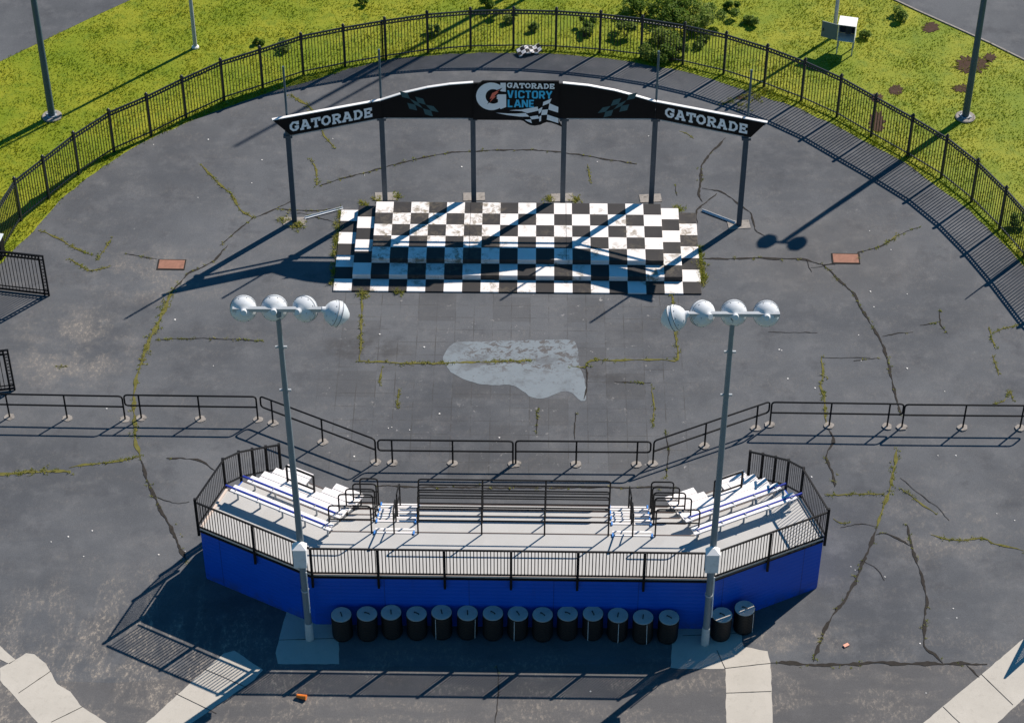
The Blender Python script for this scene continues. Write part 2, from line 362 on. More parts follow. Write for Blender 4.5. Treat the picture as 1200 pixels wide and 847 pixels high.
# ------------------------------------------------------------------ ground, roads, slabs
mb = MB(); mb.sheet([(-400, -300), (400, -300), (400, 600), (-400, 600)], 0.0); structure(mb, 'ground', 'lawn')
EDGE_PX = [(20, 290), (44.5, 263.7), (78.8, 227.7), (113, 202), (164, 169.5), (212, 147), (260, 128.4), (308, 111), (360, 96), (400, 84), (450, 71), (500, 65.5), (550, 62.5),
           (600, 62.7), (650, 64), (700, 67.5), (750, 75), (800, 84), (844.5, 97), (896, 114), (937, 128), (978, 147.5), (1019, 168.5), (1060, 191), (1094.5, 215.8), (1135.6, 246.6), (1163, 274), (1200, 313)]
edge = [(p.x, p.y) for p in GP(EDGE_PX)]
edge = [(-20.5, 53.0), (-19.2, 57.5)] + edge + [(18.6, 56.5), (20.3, 52.5)]
edge_s = spline(edge, 0.35)
edge_j = [(p[0] + random.uniform(-.04, .04), p[1] + random.uniform(-.04, .04)) for p in edge_s]
mb = MB(); mb.sheet([(-60, 10), (60, 10), (60, 50), (20.9, 50.0)] + edge_j[::-1] + [(-20.9, 50.0), (-60, 50)], 0.004)
structure(mb, 'plaza_pavement', 'asphalt')
lowp = GP([(-120, 1000), (-120, 790), (130, 800), (420, 781), (700, 778), (850, 779), (905, 777.5), (1040, 778.5), (1150, 779.5), (1220, 840), (1300, 1000)])
mb = MB(); mb.sheet(lowp, 0.007); structure(mb, 'lower_pavement', 'asphalt_low')
mb = MB()
mb.sheet(GP([(-300, 200), (-40, 92), (0, 72.5), (55, 46), (105, 22), (158, -2), (260, -60), (600, -260), (-900, -260)]), 0.006)
structure(mb, 'road', 'asphalt_road')
mb = MB()
mb.sheet(GP([(1035, -6), (1075, 13), (1120, 33), (1160, 51), (1205, 73), (1300, 122), (1500, 240), (2000, -250), (800, -250), (960, -60)]), 0.006)
structure(mb, 'road', 'asphalt_road')
mb = MB()
kp = GP([(900, -73), (1035, -6), (1075, 13), (1120, 33), (1160, 51), (1205, 73), (1300, 122)])
for a, b in zip(kp, kp[1:]): mb.bar(a + Vector((0, 0, .02)), b + Vector((0, 0, .02)), 0.07, 0.04)
structure(mb, 'road_kerb', 'concrete_light')
def rough_poly(px, z=0, step=0.18, j=0.012):
    P = GP(px); out = []
    for a, b in zip(P, P[1:] + P[:1]):
        n = max(1, int((b - a).length / step))
        for k in range(n):
            q = a.lerp(b, k / n); out.append((q.x + random.uniform(-j, j), q.y + random.uniform(-j, j)))
    return out
for px in ([(0, 797), (0, 783), (31, 765.5), (40, 766.6), (54, 777.5), (67, 801), (83, 810), (94, 826), (130, 850), (180, 885), (120, 905), (46, 849)],
           [(-60, 720), (0, 757), (18, 773), (11, 777.5), (0, 772), (-60, 745)],
           [(169, 849), (262, 765.5), (275, 762), (308, 785), (298, 796), (222, 849), (150, 900), (105, 900)],
           [(336, 715), (396, 712), (397.5, 778), (326, 778), (323, 765), (329, 742)],
           [(790, 706), (862, 700), (871, 757.5), (899, 763), (903, 776), (905.5, 850), (906, 900), (850, 900), (851, 848), (850, 783.5), (797.5, 783.5), (786, 782)],
           [(1075, 853), (1195, 752), (1202, 746), (1330, 640), (1330, 700), (1203, 815), (1166, 850), (1120, 895), (1030, 895)]):
    mb = MB(); mb.sheet(rough_poly(px), 0.012); structure(mb, 'concrete_slab', 'concrete')
# worn blue-grey paint patch in the middle of the plaza
C7 = lambda L: [(400 + a / 3, 380 + b / 3) for a, b in L]
pp = C7([(410, 62), (520, 60), (650, 57), (800, 55), (828, 80), (838, 150), (850, 175), (860, 225), (855, 268), (830, 262), (810, 240), (770, 238), (740, 252), (700, 262), (660, 252), (635, 232), (600, 214), (540, 215), (480, 208), (430, 193), (385, 168), (360, 135), (362, 105), (382, 76)])
ps = spline([(p.x, p.y) for p in GP(pp + pp[:1])], 0.12)
mb = MB(); mb.sheet([(p[0] + random.uniform(-.02, .02), p[1] + random.uniform(-.02, .02)) for p in ps[:-1]], 0.009); structure(mb, 'pavement_patch', 'patch')
# bare soil in the lawn
def C8(L): return [(960 + a / 4.983, 20 + b / 4.983) for a, b in L]
for cx, cy, rx, ry in ((1138, 76, 24, 12), (1091, 33, 12, 7), (1050, 106, 10, 7), (1028, 143, 11, 14), (1027, 115, 9, 6), (1128, 104, 14, 5), (1160, 68, 8, 6), (868, 115, 5, 3)):
    P = []
    for k in range(60):
        a = 2 * math.pi * k / 60; q = .85 + random.uniform(-.3, .2); g = G(cx + rx * q * math.cos(a), cy + ry * q * math.sin(a)); P.append((g.x, g.y))
    mb = MB(); mb.sheet(P, 0.018); structure(mb, 'bare_soil', 'soil')

# ------------------------------------------------------------------ cracks and the weeds in them
TUFTS = []        # (x, y, size)
ck, cm = MB(), MB()
def crack(px, wd=0.07, green=0.0, z=0.016, jit=0.02, target=None):
    wd *= .78
    P = spline([(p.x, p.y) for p in GP(px)], 0.10); t = target or (cm if green > 0.35 else ck)
    n = len(P); off = 0; ws = []
    vs = []
    ph = random.uniform(0, 99)
    for i, p in enumerate(P):
        d = P[min(i + 1, n - 1)] - P[max(i - 1, 0)]; d = d / (np.linalg.norm(d) + 1e-9); nn = np.array([-d[1], d[0]])
        off = off * .75 + random.uniform(-jit, jit)
        e = min(1, (i + 1) / 4, (n - i) / 4)
        hw = wd * .5 * e * (0.75 + .35 * math.sin(i * .7 + ph) + random.uniform(-.3, .3)); hw = max(hw, .008)
        q = p + nn * off; vs += [(q[0] + nn[0] * hw, q[1] + nn[1] * hw, z), (q[0] - nn[0] * hw, q[1] - nn[1] * hw, z)]
        if green > 0:
            dens = green * (0.35 + .65 * (math.sin(i * .23 + ph) > -.2))
            for _ in range(3):
                if random.random() < dens: TUFTS.append((q[0] + random.gauss(0, wd * .6), q[1] + random.gauss(0, wd * .6), random.uniform(.03, .075)))
    t.add(vs, [(2 * i, 2 * i + 1, 2 * i + 3, 2 * i + 2) for i in range(n - 1)])
crack([(267, 287.7), (256, 300), (245.5, 309), (225.6, 318.4), (219.5, 323), (210, 333), (202.6, 341)], .10, .15)
crack([(202.6, 341), (193.4, 359.8), (181, 386), (170, 412), (165, 428)], .20, .95)
crack([(165, 428), (161, 439.6), (157.5, 464), (157, 488.7), (159, 513), (165.7, 539.4)], .15, .4)
crack([(165.7, 539.4), (168.6, 549), (181, 581.7), (199.4, 618), (219.4, 656)], .14, .12)
crack([(235.6, 191.8), (246.6, 205.5), (270.5, 227.7), (282.5, 244.9), (298, 255)], .10, .5)
crack([(298, 255), (318.5, 246.6), (342.5, 236.3)], .08, .05); crack([(298, 255), (280, 268), (257, 287.7)], .07, .25)
crack([(325, 244.9), (345, 247), (373, 246.6), (397, 245)], .07, .3)
crack([(340, 250), (362, 252), (398, 262)], .05, .1)
crack([(374, 219), (382.7, 215.3), (409.3, 207.3), (446.7, 197.5), (486.7, 187.3), (526.7, 179.3), (566.7, 177.2), (620, 176.7), (658.7, 179.3), (701.3, 185.2), (746.7, 192.7)], .085, .12)
crack([(364, 187.3), (372, 203.3), (370, 218)], .09, .7); crack([(341, 111), (350, 117), (361, 123)], .15, .8); crack([(361, 123), (370, 138), (377, 154), (390.7, 174)], .08, .5)
crack([(850.7, 162), (840, 172), (832, 182), (822, 195), (820.8, 216.7), (818.7, 227.3), (824, 236.7)], .12, .15)
crack([(840, 227), (828, 238), (817, 247), (818, 262)], .09, 0); crack([(822.7, 220.7), (845, 224.7), (864, 238), (880, 251), (885, 270), (896, 276.7)], .08, 0)
crack([(796, 154), (804, 157), (813, 163)], .09, .6); crack([(689, 192.7), (690.7, 215)], .07, .6); crack([(792, 216), (793, 230)], .04, .2)
crack([(822, 303), (850, 303.5), (900, 303), (940.4, 304), (952, 307), (963.7, 310)], .12, .2); crack([(963.7, 310), (979, 310)], .07)
crack([(1005, 309), (1007, 300), (1006, 296), (1020, 292), (1036, 286.7), (1049, 279)], .08, .2); crack([(1038, 285), (1044, 281), (1052, 276)], .16, .8); crack([(1052, 276), (1077, 266)], .04, .2)
crack([(944, 304.5), (947, 311), (951, 319)], .07); crack([(950, 314), (963, 313), (975, 309)], .05)
crack([(963, 310), (975, 320), (1000, 345), (1010, 362), (1026, 388), (1036, 410), (1042, 430), (1050, 462), (1056, 486)], .11, .2)
crack([(1034, 394), (1052, 391), (1070, 389)], .05, .1); crack([(1078, 381), (1100, 378)], .05, .1); crack([(1102, 362), (1103, 380), (1111, 391)], .05, .3)
crack([(1050.7, 526), (1048, 545), (1042.7, 572.5), (1028.6, 616.6)], .13, .45)
crack([(1028.6, 616.6), (1012.5, 656.8), (992.5, 697), (968.4, 733), (952.3, 775)], .13, .08)
crack([(962, 418), (964, 440), (962, 452), (967, 466), (966.4, 472), (968.4, 500)], .10, .55); crack([(968.4, 500), (976.4, 516), (968.4, 536), (976.4, 556.4), (978.4, 570.5)], .11, .1)
crack([(1062.7, 614.6), (1068.8, 640.7), (1084.8, 693), (1083, 730), (1082.8, 757), (1095, 766), (1105, 777)], .11, .08)
crack([(1026.6, 626.7), (1036.6, 624.7), (1052, 631), (1068, 640)], .09, .25)
crack([(1056.7, 572.5), (1072, 583), (1097, 602.6)], .07, .45); crack([(1090.8, 626.7), (1105, 630), (1121, 632.7), (1153, 630.7), (1165, 637), (1200, 644.7)], .08, .5)
crack([(966, 579), (990, 580), (1008, 579.5), (1036, 578)], .06, .6); crack([(976, 608), (985, 613), (995, 613)], .06, .5)
crack([(903, 776), (930, 777), (960, 779), (1000, 778), (1040, 777), (1100, 777.5), (1157, 778.5)], .17, .12); crack([(1133, 779), (1140, 786), (1147, 794)], .09)
crack([(-20, 557), (0, 556), (20, 554.5), (36, 552.7), (83, 552.7)], .16, .8); crack([(81, 548), (90, 546), (127, 541.8), (165, 535)], .10, .6)
crack([(420, 423.3), (450, 424.5), (490, 426), (543, 425), (585, 424), (623, 423)], .11, .8)
crack([(670, 430), (680, 431), (690, 429)], .09, .5); crack([(686, 431), (693, 423.3), (733, 422.7), (775, 422.2), (793, 421.7), (793.5, 403), (791.7, 386), (788, 345)], .10, .45)
crack([(686.7, 430), (688, 446.7), (685, 468)], .08, 0)
crack([(425, 342), (425, 358), (424, 385), (421, 423)], .09, .7); crack([(448, 431), (446, 452)], .07, .5); crack([(467, 457), (466, 478)], .06, .5)
crack([(195, 537), (215, 537), (235, 540), (254, 553)], .10, .02); crack([(184, 398), (230, 397), (307, 398.5)], .045, .3)
crack([(44.5, 270.5), (60, 276), (73.7, 283), (90, 292), (107.4, 300)], .09, .6); crack([(132, 278), (123, 293), (113.6, 304.6)], .09, .6)
crack([(81, 303), (95, 311), (107, 317), (129, 313)], .08, .6); crack([(146, 298), (160, 300), (184, 304)], .05, .2); crack([(67, 429), (80, 430)], .07, .5)
crack([(1159, 383), (1162, 395), (1167, 408)], .08, .4); crack([(1163, 416), (1168, 430), (1171, 440)], .07, .4); crack([(1165, 390), (1178, 384), (1196, 380)], .07, .4)
crack([(1188, 470), (1183, 458), (1176, 470), (1163, 473)], .07, .4); crack([(764, 452), (766, 475), (765, 500)], .06, .4)
crack([(780, 505), (783, 520), (782, 560)], .05, .3); crack([(630, 477), (628, 508)], .05, .3); crack([(674, 483), (673, 515)], .05, .2); crack([(720, 447), (763, 448)], .045, .3)
crack([(440, 569), (520, 571), (640, 571.5), (720, 571), (790, 571)], .09, .1)
crack([(1000, 423), (1030, 420)], .05, .1); crack([(900, 389), (958, 390)], .03); crack([(962, 419), (1020, 420)], .03)
crack([(582, 780), (584, 800), (580, 847)], .05, .1)
crack([(845, 123), (858, 118), (872, 112), (880, 108)], .14, .8)
crack([(404, 338), (412, 341)], .05, .6)
for px in ([(22, 812), (60, 786)], [(60, 846), (97, 828)], [(205, 812), (254, 836)], [(240, 784), (290, 806)], [(851, 812), (904, 810)], [(849, 783), (903, 777)], [(840, 762), (850, 783)], [(1105, 828), (1148, 870)], [(1150, 790), (1187, 826)], [(327, 750), (397, 748)], [(800, 745), (868, 742)]):
    crack(px, .024, .0, .02, .003)
crack([(1055, 560), (1080, 580), (1100, 596), (1112, 610)], .03); crack([(1028, 617), (1010, 614), (985, 618)], .035, .1); crack([(181, 582), (205, 590), (222, 588)], .035); crack([(1012, 657), (1030, 668), (1038, 680)], .03)
structure(ck, 'pavement_crack', 'crack'); structure(cm, 'pavement_crack', 'crack_moss')

# weeds along slab edges, post feet and the stage
def weeds(px, n, spread=.10, size=(.06, .14)):
    P = spline([(p.x, p.y) for p in GP(px)], 0.05) if len(px) > 1 else [np.array(G(*px[0])[:2])]
    for _ in range(n):
        q = random.choice(P); TUFTS.append((q[0] + random.gauss(0, spread), q[1] + random.gauss(0, spread), random.uniform(*size)))
weeds([(399, 246), (396, 275), (392, 300), (389, 335)], 130, .05)
weeds([(819, 290), (822, 310), (823, 335)], 100, .06)
for p in ((465, 231), (441, 234), (427, 240), (425, 345), (346, 266), (352, 263), (334, 258), (644, 234), (674, 234), (823, 325), (822, 309), (796, 245), (467, 343)):
    weeds([p], 22, .10, (.05, .13))
weeds([(905, 104), (880, 118), (868, 126)], 60, .15)

# grass and weeds as many small blades
def blades(name, xs, ys, hs, z0, width, mt, lean=.8, kind='stuff'):
    n = len(xs); a = rng.uniform(0, 2 * np.pi, n); b = rng.uniform(0, 2 * np.pi, n)
    l = rng.uniform(.2, lean, n) * hs; wd = width * rng.uniform(.6, 1.4, n)
    v = np.empty((n, 3, 3)); dx, dy = np.cos(a) * wd / 2, np.sin(a) * wd / 2
    v[:, 0] = np.stack([xs - dx, ys - dy, np.full(n, z0)], 1); v[:, 1] = np.stack([xs + dx, ys + dy, np.full(n, z0)], 1)
    v[:, 2] = np.stack([xs + np.cos(b) * l, ys + np.sin(b) * l, z0 + hs], 1)
    me = bpy.data.meshes.new(name); me.vertices.add(n * 3); me.loops.add(n * 3); me.polygons.add(n)
    me.vertices.foreach_set('co', v.ravel()); me.loops.foreach_set('vertex_index', np.arange(n * 3, dtype=np.int32))
    me.polygons.foreach_set('loop_start', np.arange(0, n * 3, 3, dtype=np.int32)); me.polygons.foreach_set('loop_total', np.full(n, 3, dtype=np.int32))
    me.update(); me.validate(); me.materials.append(MAT[mt])
    o = bpy.data.objects.new(name, me); COL.objects.link(o); return tag(o, kind=kind)
T = np.array(TUFTS); k = 7
tx = np.repeat(T[:, 0], k) + rng.normal(0, .025, len(T) * k); ty = np.repeat(T[:, 1], k) + rng.normal(0, .025, len(T) * k); th = np.repeat(T[:, 2], k) * rng.uniform(.5, 1.2, len(T) * k)
tag(blades('weeds', tx, ty, th, .004, .028, 'weed', 1.5), 'yellow-green weeds sprouting from pavement cracks', 'weeds')
E_ = np.array(edge_s)
def outside(x, y):
    "outside the plaza: beyond the edge curve"
    ang = np.arctan2(y - 55.0, x); ea = np.arctan2(E_[:, 1] - 55.0, E_[:, 0]); er = np.hypot(E_[:, 0], E_[:, 1] - 55.0)
    o = np.argsort(ea); return np.hypot(x, y - 55.0) - np.interp(ang, ea[o], er[o])
r_l = np.array([G(*p)[:2] for p in [(-40, 92), (0, 72.5), (55, 46), (105, 22), (158, -2), (260, -60)]]); r_r = np.array([G(*p)[:2] for p in [(900, -73), (1035, -6), (1075, 13), (1120, 33), (1160, 51), (1205, 73), (1300, 122)]])
nb = 330000
gx = rng.uniform(-22, 23, nb); gy = rng.uniform(54, 84, nb)
cl = np.sin(gx * 1.7 + np.sin(gy * 1.3) * 2) * np.sin(gy * 1.9 + np.cos(gx * .9) * 2)
lim_l = np.interp(gx, r_l[:, 0], r_l[:, 1], left=64, right=200); lim_r = np.interp(gx, r_r[:, 0], r_r[:, 1], left=200, right=64)
dist = outside(gx, gy)
keep = (dist > rng.uniform(-.12, .06, nb)) & (gy < lim_l + rng.uniform(-.1, .1, nb)) & (gy < lim_r - .1)
for cx, cy, rx, ry in ((1138, 76, 20, 9), (1091, 33, 9, 5), (1050, 106, 8, 5), (1028, 143, 8, 11), (1027, 115, 6, 4)):
    c0 = G(cx, cy); a0 = (G(cx + rx, cy) - c0).length; b0 = (G(cx, cy - ry) - c0).length
    keep &= (((gx - c0.x) / a0) ** 2 + ((gy - c0.y) / b0) ** 2 > rng.uniform(-.6, .9, nb))
gx, gy, cl, dist = gx[keep], gy[keep], cl[keep], dist[keep]
tag(blades('grass', gx, gy, rng.uniform(.025, .07, len(gx)) * (1 + .7 * cl) + .06 * (np.abs(dist - .25) < .25), .0, .035, 'blades', 1.1), 'yellow-green lawn grass around the paved circle', 'grass')

# ------------------------------------------------------------------ shrubs
def shrub(px, py, rad, ht, n, mt, label, group='shrubs behind the fence'):
    c = G(px, py); t = thing('shrub', c, label, 'shrub', group)
    st = MB(); blobs = []
    for k in range(max(4, int(rad * 9))):
        a = random.uniform(0, 6.28); q = rad * math.sqrt(random.random()) * .75; h = ht * random.uniform(.45, 1) * (1 - .5 * (q / rad) ** 2)
        e = Vector((c.x + q * math.cos(a), c.y + q * math.sin(a), h * .8))
        st.tube([c + Vector((q * .2 * math.cos(a), q * .2 * math.sin(a), 0)), c.lerp(e, .55) + Vector((0, 0, h * .12)), e], [.018, .012, .005], 5)
        blobs.append((e, rad * random.uniform(.22, .42), h))
    st.build('stem', 'stem', t)
    lv = MB()
    for _ in range(n):
        e, br, h = random.choice(blobs)
        d = Vector((random.gauss(0, 1), random.gauss(0, 1), random.gauss(0, .8))).normalized() * br * random.uniform(.3, 1) ** .6
        p = e + d; p.z = max(.03, p.z); s_ = random.uniform(.035, .075)
        a = Vector((random.gauss(0, 1), random.gauss(0, 1), random.gauss(0, .5))).normalized(); b = a.cross(Vector((random.gauss(0, 1), random.gauss(0, 1), random.gauss(0, 1)))).normalized()
        lv.add([p - a * s_, p + b * s_ * .5, p + a * s_, p - b * s_ * .5], [(0, 1, 2, 3)])
    o = lv.build('foliage', mt, t); return t
shrub(752, 18, .85, .7, 1500, 'leaf', 'dark leafy shrub behind the fence, leftmost of the big clump right of centre')
shrub(790, 22, 1.15, .95, 2600, 'leaf', 'biggest shrub of the clump behind the fence, nearest the top edge of the picture')
shrub(822, 26, 1.0, .85, 2000, 'leaf_pale', 'pale bushy shrub at the right side of the big clump behind the fence')
shrub(770, 60, .95, .75, 1900, 'leaf_pale', 'bushy pale green shrub pressed against the fence pickets, right of the arch masthead')
shrub(733, 42, .55, .7, 800, 'leaf_pale', 'loose pale shrub behind the pickets left of the big shrub clump')
shrub(790, 72, .7, .6, 1100, 'leaf', 'low dark shrub growing through the foot of the fence under the shrub clump')
shrub(826, 52, .45, .5, 650, 'leaf_pale', 'small pale shrub directly behind the fence right of the shrub clump')
shrub(858, 16, .5, .6, 800, 'leaf', 'round dark shrub standing alone right of the big shrub clump')
shrub(884, 26, .45, .45, 600, 'leaf_pale', 'small low pale shrub right of the round dark shrub')
shrub(691, 31, .45, .6, 600, 'leaf', 'small dark shrub seen through the fence, right of the logo board')
shrub(684, 44, .4, .4, 380, 'leaf_pale', 'sparse low shrub seen through the pickets just right of the logo board')
shrub(594, 22, .55, .55, 700, 'leaf_pale', 'pale shrub behind the fence above the logo board')
shrub(577, 7, .5, .6, 750, 'leaf', 'dark shrub at the top edge of the picture above the logo board')
shrub(627, 36, .35, .4, 420, 'leaf_pale', 'small shrub seen through the pickets above the lettering of the logo board')
shrub(426, 5, .3, .35, 350, 'leaf', 'tiny dark shrub at the top edge left of centre')
shrub(508, 38, .4, .35, 420, 'leaf_pale', 'thin pale shrub behind the fence, in the long pole shadow left of the logo board')
shrub(1056, 20, .5, .5, 650, 'leaf_pale', 'round shrub on the lawn near the right-hand road')
shrub(1015, 44, .35, .3, 380, 'leaf_pale', 'low shrub beside the open metal cabinet')
shrub(330, 58, .5, .3, 420, 'leaf_pale', 'low spreading shrub behind the left part of the fence')
shrub(302, 50, .3, .3, 260, 'leaf', 'small dark shrub beside a fence post at the left part of the lawn')
shrub(1195, 262, .5, .5, 500, 'leaf', 'dark shrub behind the fence at the right edge of the picture')

# ------------------------------------------------------------------ perimeter fence
FP = [(25, 258.6), (57.5, 232.9), (92.8, 204.8), (133.6, 178), (177, 159.2), (218, 138.7), (262.7, 118.2), (307.9, 103.8), (355.5, 88), (404.4, 78), (452.4, 69.6), (501.4, 62.3), (551.6, 58.2),
      (601.7, 57.3), (651.3, 58.3), (702.7, 62), (751, 67.5), (800, 75.5), (848, 86.5), (895.5, 101.5), (939, 118), (980.8, 137), (1020.9, 160), (1063.4, 184), (1103, 208), (1138.4, 236.3), (1170.9, 268.8), (1200, 302)]
fp = [(p.x, p.y) for p in GP(FP)]
fp = [(-18.75, 58.1), (-17.75, 59.85)] + fp + [(17.95, 59.75), (18.75, 58.2)]
fp = [fp[0], fp[1]] + fp[2:]
FZ = 1.72
fence = thing('perimeter_fence', (0, 70, 0), 'long black ornamental metal fence with ring band curving round the paved circle', 'fence')
def ring_band(mb, a, b, z0, z1, r=None, n=None):
    L = (b - a).length; t = (b - a) / L; r = r or (z1 - z0) / 2 - .006; n = n or max(1, int(L / (2 * r + .006)))
    for k in range(n):
        c = a + t * (L * (k + .5) / n); c = Vector((c.x, c.y, (z0 + z1) / 2))
        mb.tube([c + t * math.cos(q) * r + Vector((0, 0, math.sin(q) * r)) for q in [2 * math.pi * i / 8 for i in range(8)]], .018, 4, True)
for i, (xx, yy) in enumerate(fp):
    mb = MB(); mb.box((xx, yy, .90), (.085, .085, 1.8), math.atan2(yy - 55, xx)); mb.box((xx, yy, 1.815), (.11, .11, .03), math.atan2(yy - 55, xx))
    mb.lathe([(0, .03), (.02, .045), (.05, .04), (.075, .005)], (xx, yy, 1.83), (0, 0, 1), 8); mb.build('fence_post', 'fence_black', fence)
for (a, b) in zip(fp, fp[1:]):
    a, b = Vector((*a, 0)), Vector((*b, 0)); t = (b - a).normalized(); a, b = a + t * .045, b - t * .045; L = (b - a).length
    mb = MB()
    for z, h in ((FZ, .04), (FZ - .15, .03), (.16, .035)): mb.bar(a + Vector((0, 0, z)), b + Vector((0, 0, z)), .04, h)
    n = int(L / .115)
    for k in range(1, n):
        p = a + t * (L * k / n); mb.bar(p + Vector((0, 0, .04)), p + Vector((0, 0, FZ - .15)), .025, .025)
    ring_band(mb, a, b, FZ - .135, FZ - .02); mb.build('fence_panel', 'fence_black', fence)
extra = G(449, 69); mb = MB(); mb.box((extra.x, extra.y, .86), (.06, .06, 1.72)); mb.build('gate_post', 'black', fence)

# tall thin posts out of frame whose shadows fall across the plaza
def slim_pole(loc, h, r, label, name='flagpole'):
    t = thing(name, loc, label, 'pole'); mb = MB()
    mb.tube([(loc[0], loc[1], 0), (loc[0], loc[1], h * .5), (loc[0], loc[1], h)], [r, r * .8, r * .5], 12); mb.build('shaft', 'galv', t, True)
    mb = MB(); mb.lathe([(0, r * 2.4), (.04, r * 2.4), (.08, r * 1.2)], (loc[0], loc[1], 0.0), (0, 0, 1), 16); mb.build('base_collar', 'concrete_light', t)
    return t
sd = Vector((-math.cos(R(SUN_AZ)), -math.sin(R(SUN_AZ)), 0)) / math.tan(R(SUN_EL))
tip = G(275, 172); slim_pole(tip - sd * 17.0, 17.0, .13, 'tall slim flagpole on the lawn beyond the top edge, throwing the longest shadow')
tip = G(372, 133.5); slim_pole(tip - sd * 14.5 , 14.5, .11, 'second slim flagpole on the lawn beyond the top edge')
tip = G(1131, 351); slim_pole(tip - sd * 3.35, 3.35, .045, 'short slim post at the fence just past the right edge', 'sign_post')

# ------------------------------------------------------------------ lawn lamps
def lawn_lamp(px, py, h, r, label, heads=True, base=True, name='lamp_post', mt='steel_blue'):
    c = G(px, py); t = thing(name, c, label, 'lamp post'); mb = MB()
    if base:
        mb.lathe([(0, .36), (.05, .36), (.07, .33)], c, (0, 0, 1), 24); mb.build('footing', 'concrete_light', t)
        mb = MB(); mb.box((c.x, c.y, .085), (.34, .34, .03), .4)
        for k in range(4): mb.lathe([(0, .02), (.09, .02)], c + Vector((.2 * math.cos(k * 1.57 + .8), .2 * math.sin(k * 1.57 + .8), .06)), (0, 0, 1), 6)
        mb.build('base_plate', 'galv', t)
    mb = MB(); mb.tube([c + Vector((0, 0, .07)), c + Vector((0, 0, h * .5)), c + Vector((0, 0, h))], [r, r * .85, r * .65], 16); mb.build('pole', mt, t, True)
    if heads:
        mb = MB(); mb.bar(c + Vector((-.3, .03, h)), c + Vector((.3, -.03, h)), .08, .08); mb.build('crossarm', mt, t)
        for s_ in (-1, 1):
            mb = MB(); o = c + Vector((s_ * .46, -s_ * .05, h + .02)); dv = Vector((s_ * .95, -s_ * .10, -.12))
            mb.lathe([(0, .08), (.04, .18), (.16, .29), (.36, .31), (.48, .20), (.56, .03)], o - dv.normalized() * .22, dv, 14); mb.build('lamp_head', 'lamp', t, True)
    return t
lawn_lamp(61, 137, 9.0, .13, 'tall dark lamp post on a round concrete footing on the lawn at upper left')
lawn_lamp(1131, 138, 8.85, .13, 'tall dark lamp post on a white round footing on the lawn at upper right')
lawn_lamp(229, 56, 9.0, .075, 'thin pale pole standing in the grass near the top edge, left of centre', False, False, 'flagpole', 'galv')
lawn_lamp(977, 43, 7.0, .075, 'thin pale pole behind the open metal cabinet', False, False, 'cabinet_pole', 'galv')
for (px, py) in ((229, 56),):
    c = G(px, py); mb = MB(); mb.lathe([(0, .14), (.05, .13), (.09, .08)], c + Vector((0, 0, .005)), (0, 0, 1), 16)
    mb.build('collar', 'white', [o for o in COL.objects if o.name == 'flagpole.002'][0] if 'flagpole.002' in bpy.data.objects else None)

# open electrical cabinet on legs
c = G(990, 60); t = thing('metal_cabinet', c, 'pale metal cabinet on legs with its door swung open on the lawn', 'cabinet', rz=0)
ang = R(-13); ux = Vector((math.cos(ang), math.sin(ang), 0)); uy = Vector((-ux.y, ux.x, 0))
def cb_(a, b, z): return c + ux * a + uy * b + Vector((0, 0, z))
W, Dp, z0, z1 = .62, .55, .62, 1.30
mb = MB()
mb.bar(cb_(0, Dp / 2, (z0 + z1) / 2), cb_(0, Dp / 2 + .02, (z0 + z1) / 2), W, z1 - z0)
mb.bar(cb_(-W / 2, 0, (z0 + z1) / 2) - uy * Dp / 2, cb_(-W / 2, 0, (z0 + z1) / 2) + uy * Dp / 2, .02, z1 - z0)
mb.bar(cb_(W / 2, 0, (z0 + z1) / 2) - uy * Dp / 2, cb_(W / 2, 0, (z0 + z1) / 2) + uy * Dp / 2, .02, z1 - z0)
mb.bar(cb_(0, -Dp / 2, z0 - .012), cb_(0, Dp / 2, z0 - .012), W + .02, .02); mb.build('case', 'white', t)
mb = MB(); mb.bar(cb_(0, -Dp / 2 - .02, z1 + .014), cb_(0, Dp / 2 + .03, z1 + .014), W + .05, .025); mb.build('lid', 'white', t)
mb = MB(); mb.bar(cb_(0, Dp / 2 - .03, (z0 + z1) / 2), cb_(0, Dp / 2 - .015, (z0 + z1) / 2), W - .05, z1 - z0 - .05); mb.box(cb_(.05, .12, .9), (.22, .16, .3), ang); mb.build('equipment_panel', 'box_dark', t)
dd = (ux * -.96 + uy * .2).normalized(); h0 = cb_(-W / 2 - .02, -Dp / 2, (z0 + z1) / 2)
mb = MB(); mb.bar(h0, h0 + dd * .62, .025, z1 - z0); dr = mb.build('door', 'cab_grey', t)
mb = MB(); mb.bar(h0 + dd * .55 - uy * .03 + Vector((0, 0, -.06)), h0 + dd * .55 - uy * .03 + Vector((0, 0, .06)), .02, .02); mb.build('handle', 'black', dr)
for a, b in ((-1, -1), (1, -1), (-1, 1), (1, 1)):
    mb = MB(); mb.bar(cb_(a * (W / 2 - .03), b * (Dp / 2 - .03), 0), cb_(a * (W / 2 - .03), b * (Dp / 2 - .03), z0), .04, .04); mb.build('leg', 'galv', t)

